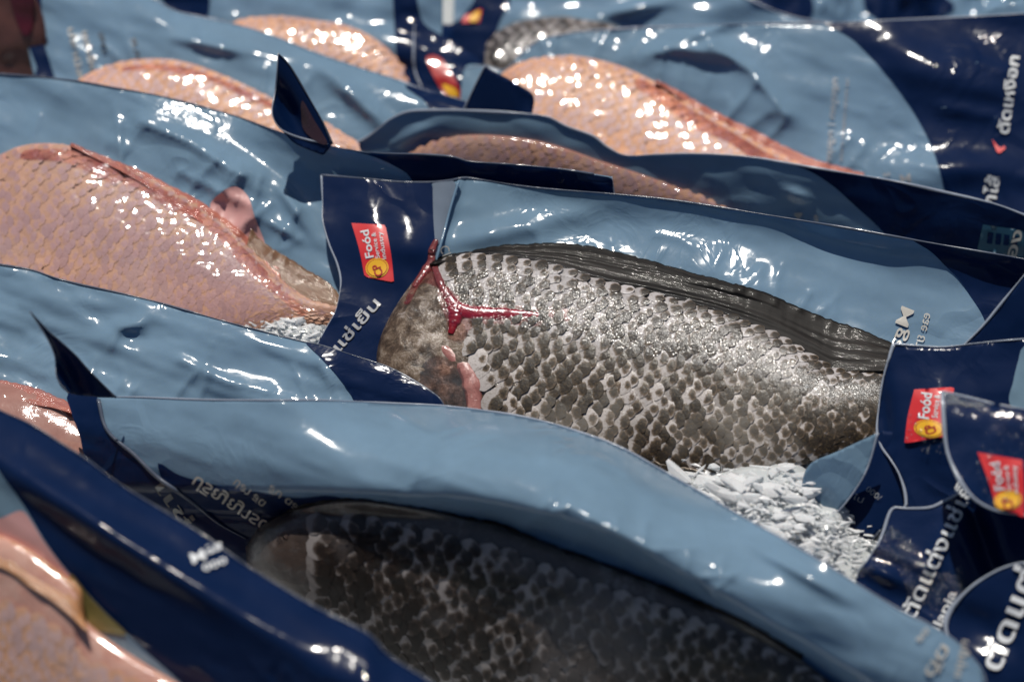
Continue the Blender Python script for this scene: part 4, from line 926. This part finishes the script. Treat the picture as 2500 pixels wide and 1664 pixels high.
# ------------------------------------------------------------------ A: front pouch with the shaded black fish
eA = [(165, 957), (230, 967), (344, 969), (497, 975), (651, 976), (765, 976), (860, 979), (953, 984), (1083, 990), (1221, 1007), (1336, 1030), (1451, 1066), (1527, 1097), (1600, 1137), (1707, 1198), (1791, 1248), (1887, 1301), (1983, 1355), (2090, 1422), (2193, 1485), (2270, 1523), (2327, 1558), (2365, 1592), (2396, 1630), (2407, 1664), (2410, 1730)]
def bell(x): 
    a = np.clip((x-650)/400, 0, 1); b = np.clip((2050-x)/450, 0, 1); return (a*a*(3-2*a))*(b*b*(3-2*b))
_ea = np.array(eA)
def a_roll(x, y):
    d = y-np.interp(x, _ea[:, 0], _ea[:, 1]); k = bell(x)
    t = np.clip((d-212)/70, 0, 1)
    return -(.014+.048*k)*(1-np.clip(d/240, -.3, 1))**2.2-.021*t*t*(3-2*t)*(.75+.25*k)
a_roll.big = True
s = Surf((1200, 1200), .955, 20, 22, [a_roll, rel_noise(0.00112, 300, 80, 20, 101), rel_bump(1000, 1030, 35, 60, 20, .003), rel_crease([(1250, 1290), (1390, 1235), (1600, 1350)], 22, .003), rel_bump(1940, 1390, 30, 130, 14, .003)]+rays([(842, 1221), (1106, 1259), (1336, 1326), (1700, 1450), (1960, 1590)], 9, 120, .0014, 6, 12))
g = pouch(s, "nearest pouch with a broad glossy pale blue band curling over the shaded black fish", (1200, 1600))
Ap = [(165, 957, 1)]+eA[1:-1]+[(2410, 1740, 1), (900, 1740, 1), (600, 1480, 1), (330, 1300, 1), (209, 1118), (195, 1064), (172, 1000)]
sheet("back_panel", Ap, s, PALE, g, 9)
patch("end_panel", [(385, 1130), (440, 1160), (560, 1190), (720, 1215), (800, 1210), (840, 1222), (740, 1250), (640, 1300), (600, 1330), (500, 1280), (420, 1210)], s, NAVY, g, .0006, 12)
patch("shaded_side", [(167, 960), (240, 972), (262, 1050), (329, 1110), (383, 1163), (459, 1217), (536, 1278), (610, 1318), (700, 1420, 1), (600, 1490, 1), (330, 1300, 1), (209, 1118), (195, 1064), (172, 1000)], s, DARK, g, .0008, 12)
lettering("แช่", (376, 1190), (450, 1290), 30, s, DIM, g, .0014)
seal("edge_seal", eA, s, EDGE, g, .0005); seal("fold_line", [(240, 975), (262, 1050), (329, 1110), (383, 1163), (459, 1217), (536, 1278), (600, 1314)], s, EDGED, g, .0009, .0012)
lettering("ปริญญารด", (480, 1160), (660, 1278), 30, s, TAN, g, .0016, mirror=True, bold=.012)
lettering("ปลา สด", (578, 1168), (650, 1225), 20, s, TAN, g, .0016, mirror=True, bold=.012); lettering("สัน ดล", (662, 1182), (730, 1235), 18, s, TAN, g, .0016, mirror=True, bold=.012)
lettering("ตัด", (2255, 1640), (2300, 1570), 30, s, TAN, g, .0012, mirror=True); lettering("แช่เย็น", (2330, 1650), (2350, 1560), 20, s, TAN, g, .0012, mirror=True); lettering("สด", (2235, 1560), (2260, 1530), 16, s, TAN, g, .0012, mirror=True)
f = fish_root(s, "black tilapia in deep shade at the bottom centre, out of focus", (1200, 1650), "black_tilapia")
cA = Coons([(600, 1335), (628, 1290), (670, 1262), (727, 1240), (842, 1221), (940, 1228), (1060, 1248), (1140, 1266), (1221, 1282), (1336, 1326), (1451, 1368), (1565, 1410), (1700, 1470), (1830, 1530), (1960, 1610), (2060, 1690)], [(640, 1420), (900, 1640), (1300, 1860), (1700, 1900), (2060, 1860)], [(600, 1335), (605, 1380), (640, 1420)], [(2060, 1690), (2080, 1780), (2060, 1860)])
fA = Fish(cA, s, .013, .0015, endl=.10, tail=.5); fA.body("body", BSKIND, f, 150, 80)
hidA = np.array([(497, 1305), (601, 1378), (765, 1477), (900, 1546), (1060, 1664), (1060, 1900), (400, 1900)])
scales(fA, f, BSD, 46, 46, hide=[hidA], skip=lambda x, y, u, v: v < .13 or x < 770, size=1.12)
fin("dorsal_fin", [(630, 1290), (727, 1236), (842, 1217), (1000, 1236), (1140, 1262), (1221, 1278), (1336, 1322), (1451, 1363), (1565, 1404), (1700, 1462), (1830, 1522), (1960, 1600)], [(640, 1330), (727, 1300), (842, 1285), (1000, 1300), (1130, 1325), (1210, 1345), (1320, 1385), (1440, 1430), (1550, 1470), (1690, 1530), (1820, 1590), (1950, 1660)], s, FIN, f, .0080, .002, nu=140)
cover("clear_window", fA, CLEARA, g, off=.003, seed=43, amp=.0009, v1=.42)

# folded corner of A at far left
s = Surf((170, 860), .99, 20, -30, [rel_bump(160, 900, 60, 90, 22, -.005)])
g = pouch(s, "narrow dark pointed folded film corner at left above the nearest pouch", (200, 960), "pouch corner", name="folded_pouch_corner")
sheet("panel", [(73, 760, 1), (115, 805), (142, 828), (184, 866), (214, 900), (283, 970, 1), (230, 968), (165, 957), (138, 921), (134, 871), (115, 825)], s, DARK, g, 8)
seal("edge_seal", [(73, 760), (115, 825), (134, 871), (138, 921), (165, 957)], s, EDGE, g, .0005); seal("edge_seal", [(73, 760), (115, 805), (142, 828), (184, 866), (214, 900), (283, 970)], s, EDGED, g, .0006)

# ------------------------------------------------------------------ J: bottom-left pouch
eJ = [(-80, 960), (0, 1001), (77, 1036), (168, 1093), (209, 1118), (300, 1185), (420, 1258), (497, 1305), (601, 1378), (765, 1477), (900, 1546), (953, 1600), (1060, 1670), (1120, 1740)]
s = Surf((400, 1400), .915, 27, 30, [rel_noise(0.00087, 280, 80, 35, 111), rel_roll(eJ, .020, 190, 2), rel_bump(330, 1340, 32, 420, 34, .006)])
g = pouch(s, "deep navy pouch crossing the bottom left corner with a pink fish in its window", (300, 1620))
sheet("end_panel", [(-80, 960, 1)]+eJ[1:-1]+[(1120, 1740, 1), (-80, 1740, 1)], s, NAVY, g, 13)
arc = [(-60, 1050), (0, 1152), (57, 1232), (115, 1328), (172, 1401), (249, 1485), (325, 1561), (440, 1664), (520, 1740)]
patch("back_panel", [(-60, 1050, 1)]+arc[1:-1]+[(520, 1740, 1), (-70, 1740, 1)], s, PALE, g, .0006, 13)
patch("peach_ink_spot", [(-40, 1268), (0, 1265), (50, 1245), (70, 1262), (110, 1325), (165, 1398), (190, 1430), (120, 1400), (0, 1330)], s, PEACH, g, .0009, 10)
patch("olive_ink_spot", [(170, 1400), (215, 1450), (262, 1500), (310, 1548), (250, 1540), (200, 1520)], s, film_mat("olive_film", (.22, .18, .06), .1, .3), g, .0012, 10)
seal("edge_seal", eJ, s, EDGED, g, .0005)
lettering("Mga", (462, 1352), (540, 1322), 26, s, WHITE, g, .0012, bold=.02, mirror=True); lettering("000", (498, 1394), (556, 1372), 17, s, WHITE, g, .0012, bold=.02)
f = fish_root(s, "orange pink fish in the bottom left corner, cut off by the frame", (100, 1620), "red_tilapia")
c = Coons([(-240, 1250), (-120, 1280), (0, 1305), (70, 1340), (130, 1385), (190, 1435), (200, 1500), (260, 1555), (350, 1615), (450, 1675), (560, 1760)], [(-240, 1800), (0, 1850), (250, 1850), (560, 1830)], [(-240, 1250), (-280, 1500), (-240, 1800)], [(560, 1760), (570, 1795), (560, 1830)])
fs = Fish(c, s, .010, .0015, endl=.05, tail=.6); fs.body("body", PSKIN, f)
scales(fs, f, PS, 40, 28, zs=.12, skip=lambda x, y, u, v: v < .3, size=1.08)
fin("dorsal_fin", [(-100, 1280), (0, 1308), (70, 1340), (130, 1382), (195, 1432), (205, 1500)], [(-100, 1340), (0, 1385), (70, 1430), (130, 1470), (180, 1510), (215, 1540)], s, skin_mat("orange_fin_skin", [(.3, (.42, .18, .07)), (.6, (.55, .26, .11)), (.8, (.6, .34, .18))], stripe=(4, 20)), f, .0115, .003, 50, 12)
cover("clear_window", fs, CLEAR, g, off=.002, seed=53, nu=60, nv=40)
print("scales on B:", nB, "objects:", len(bpy.data.objects))
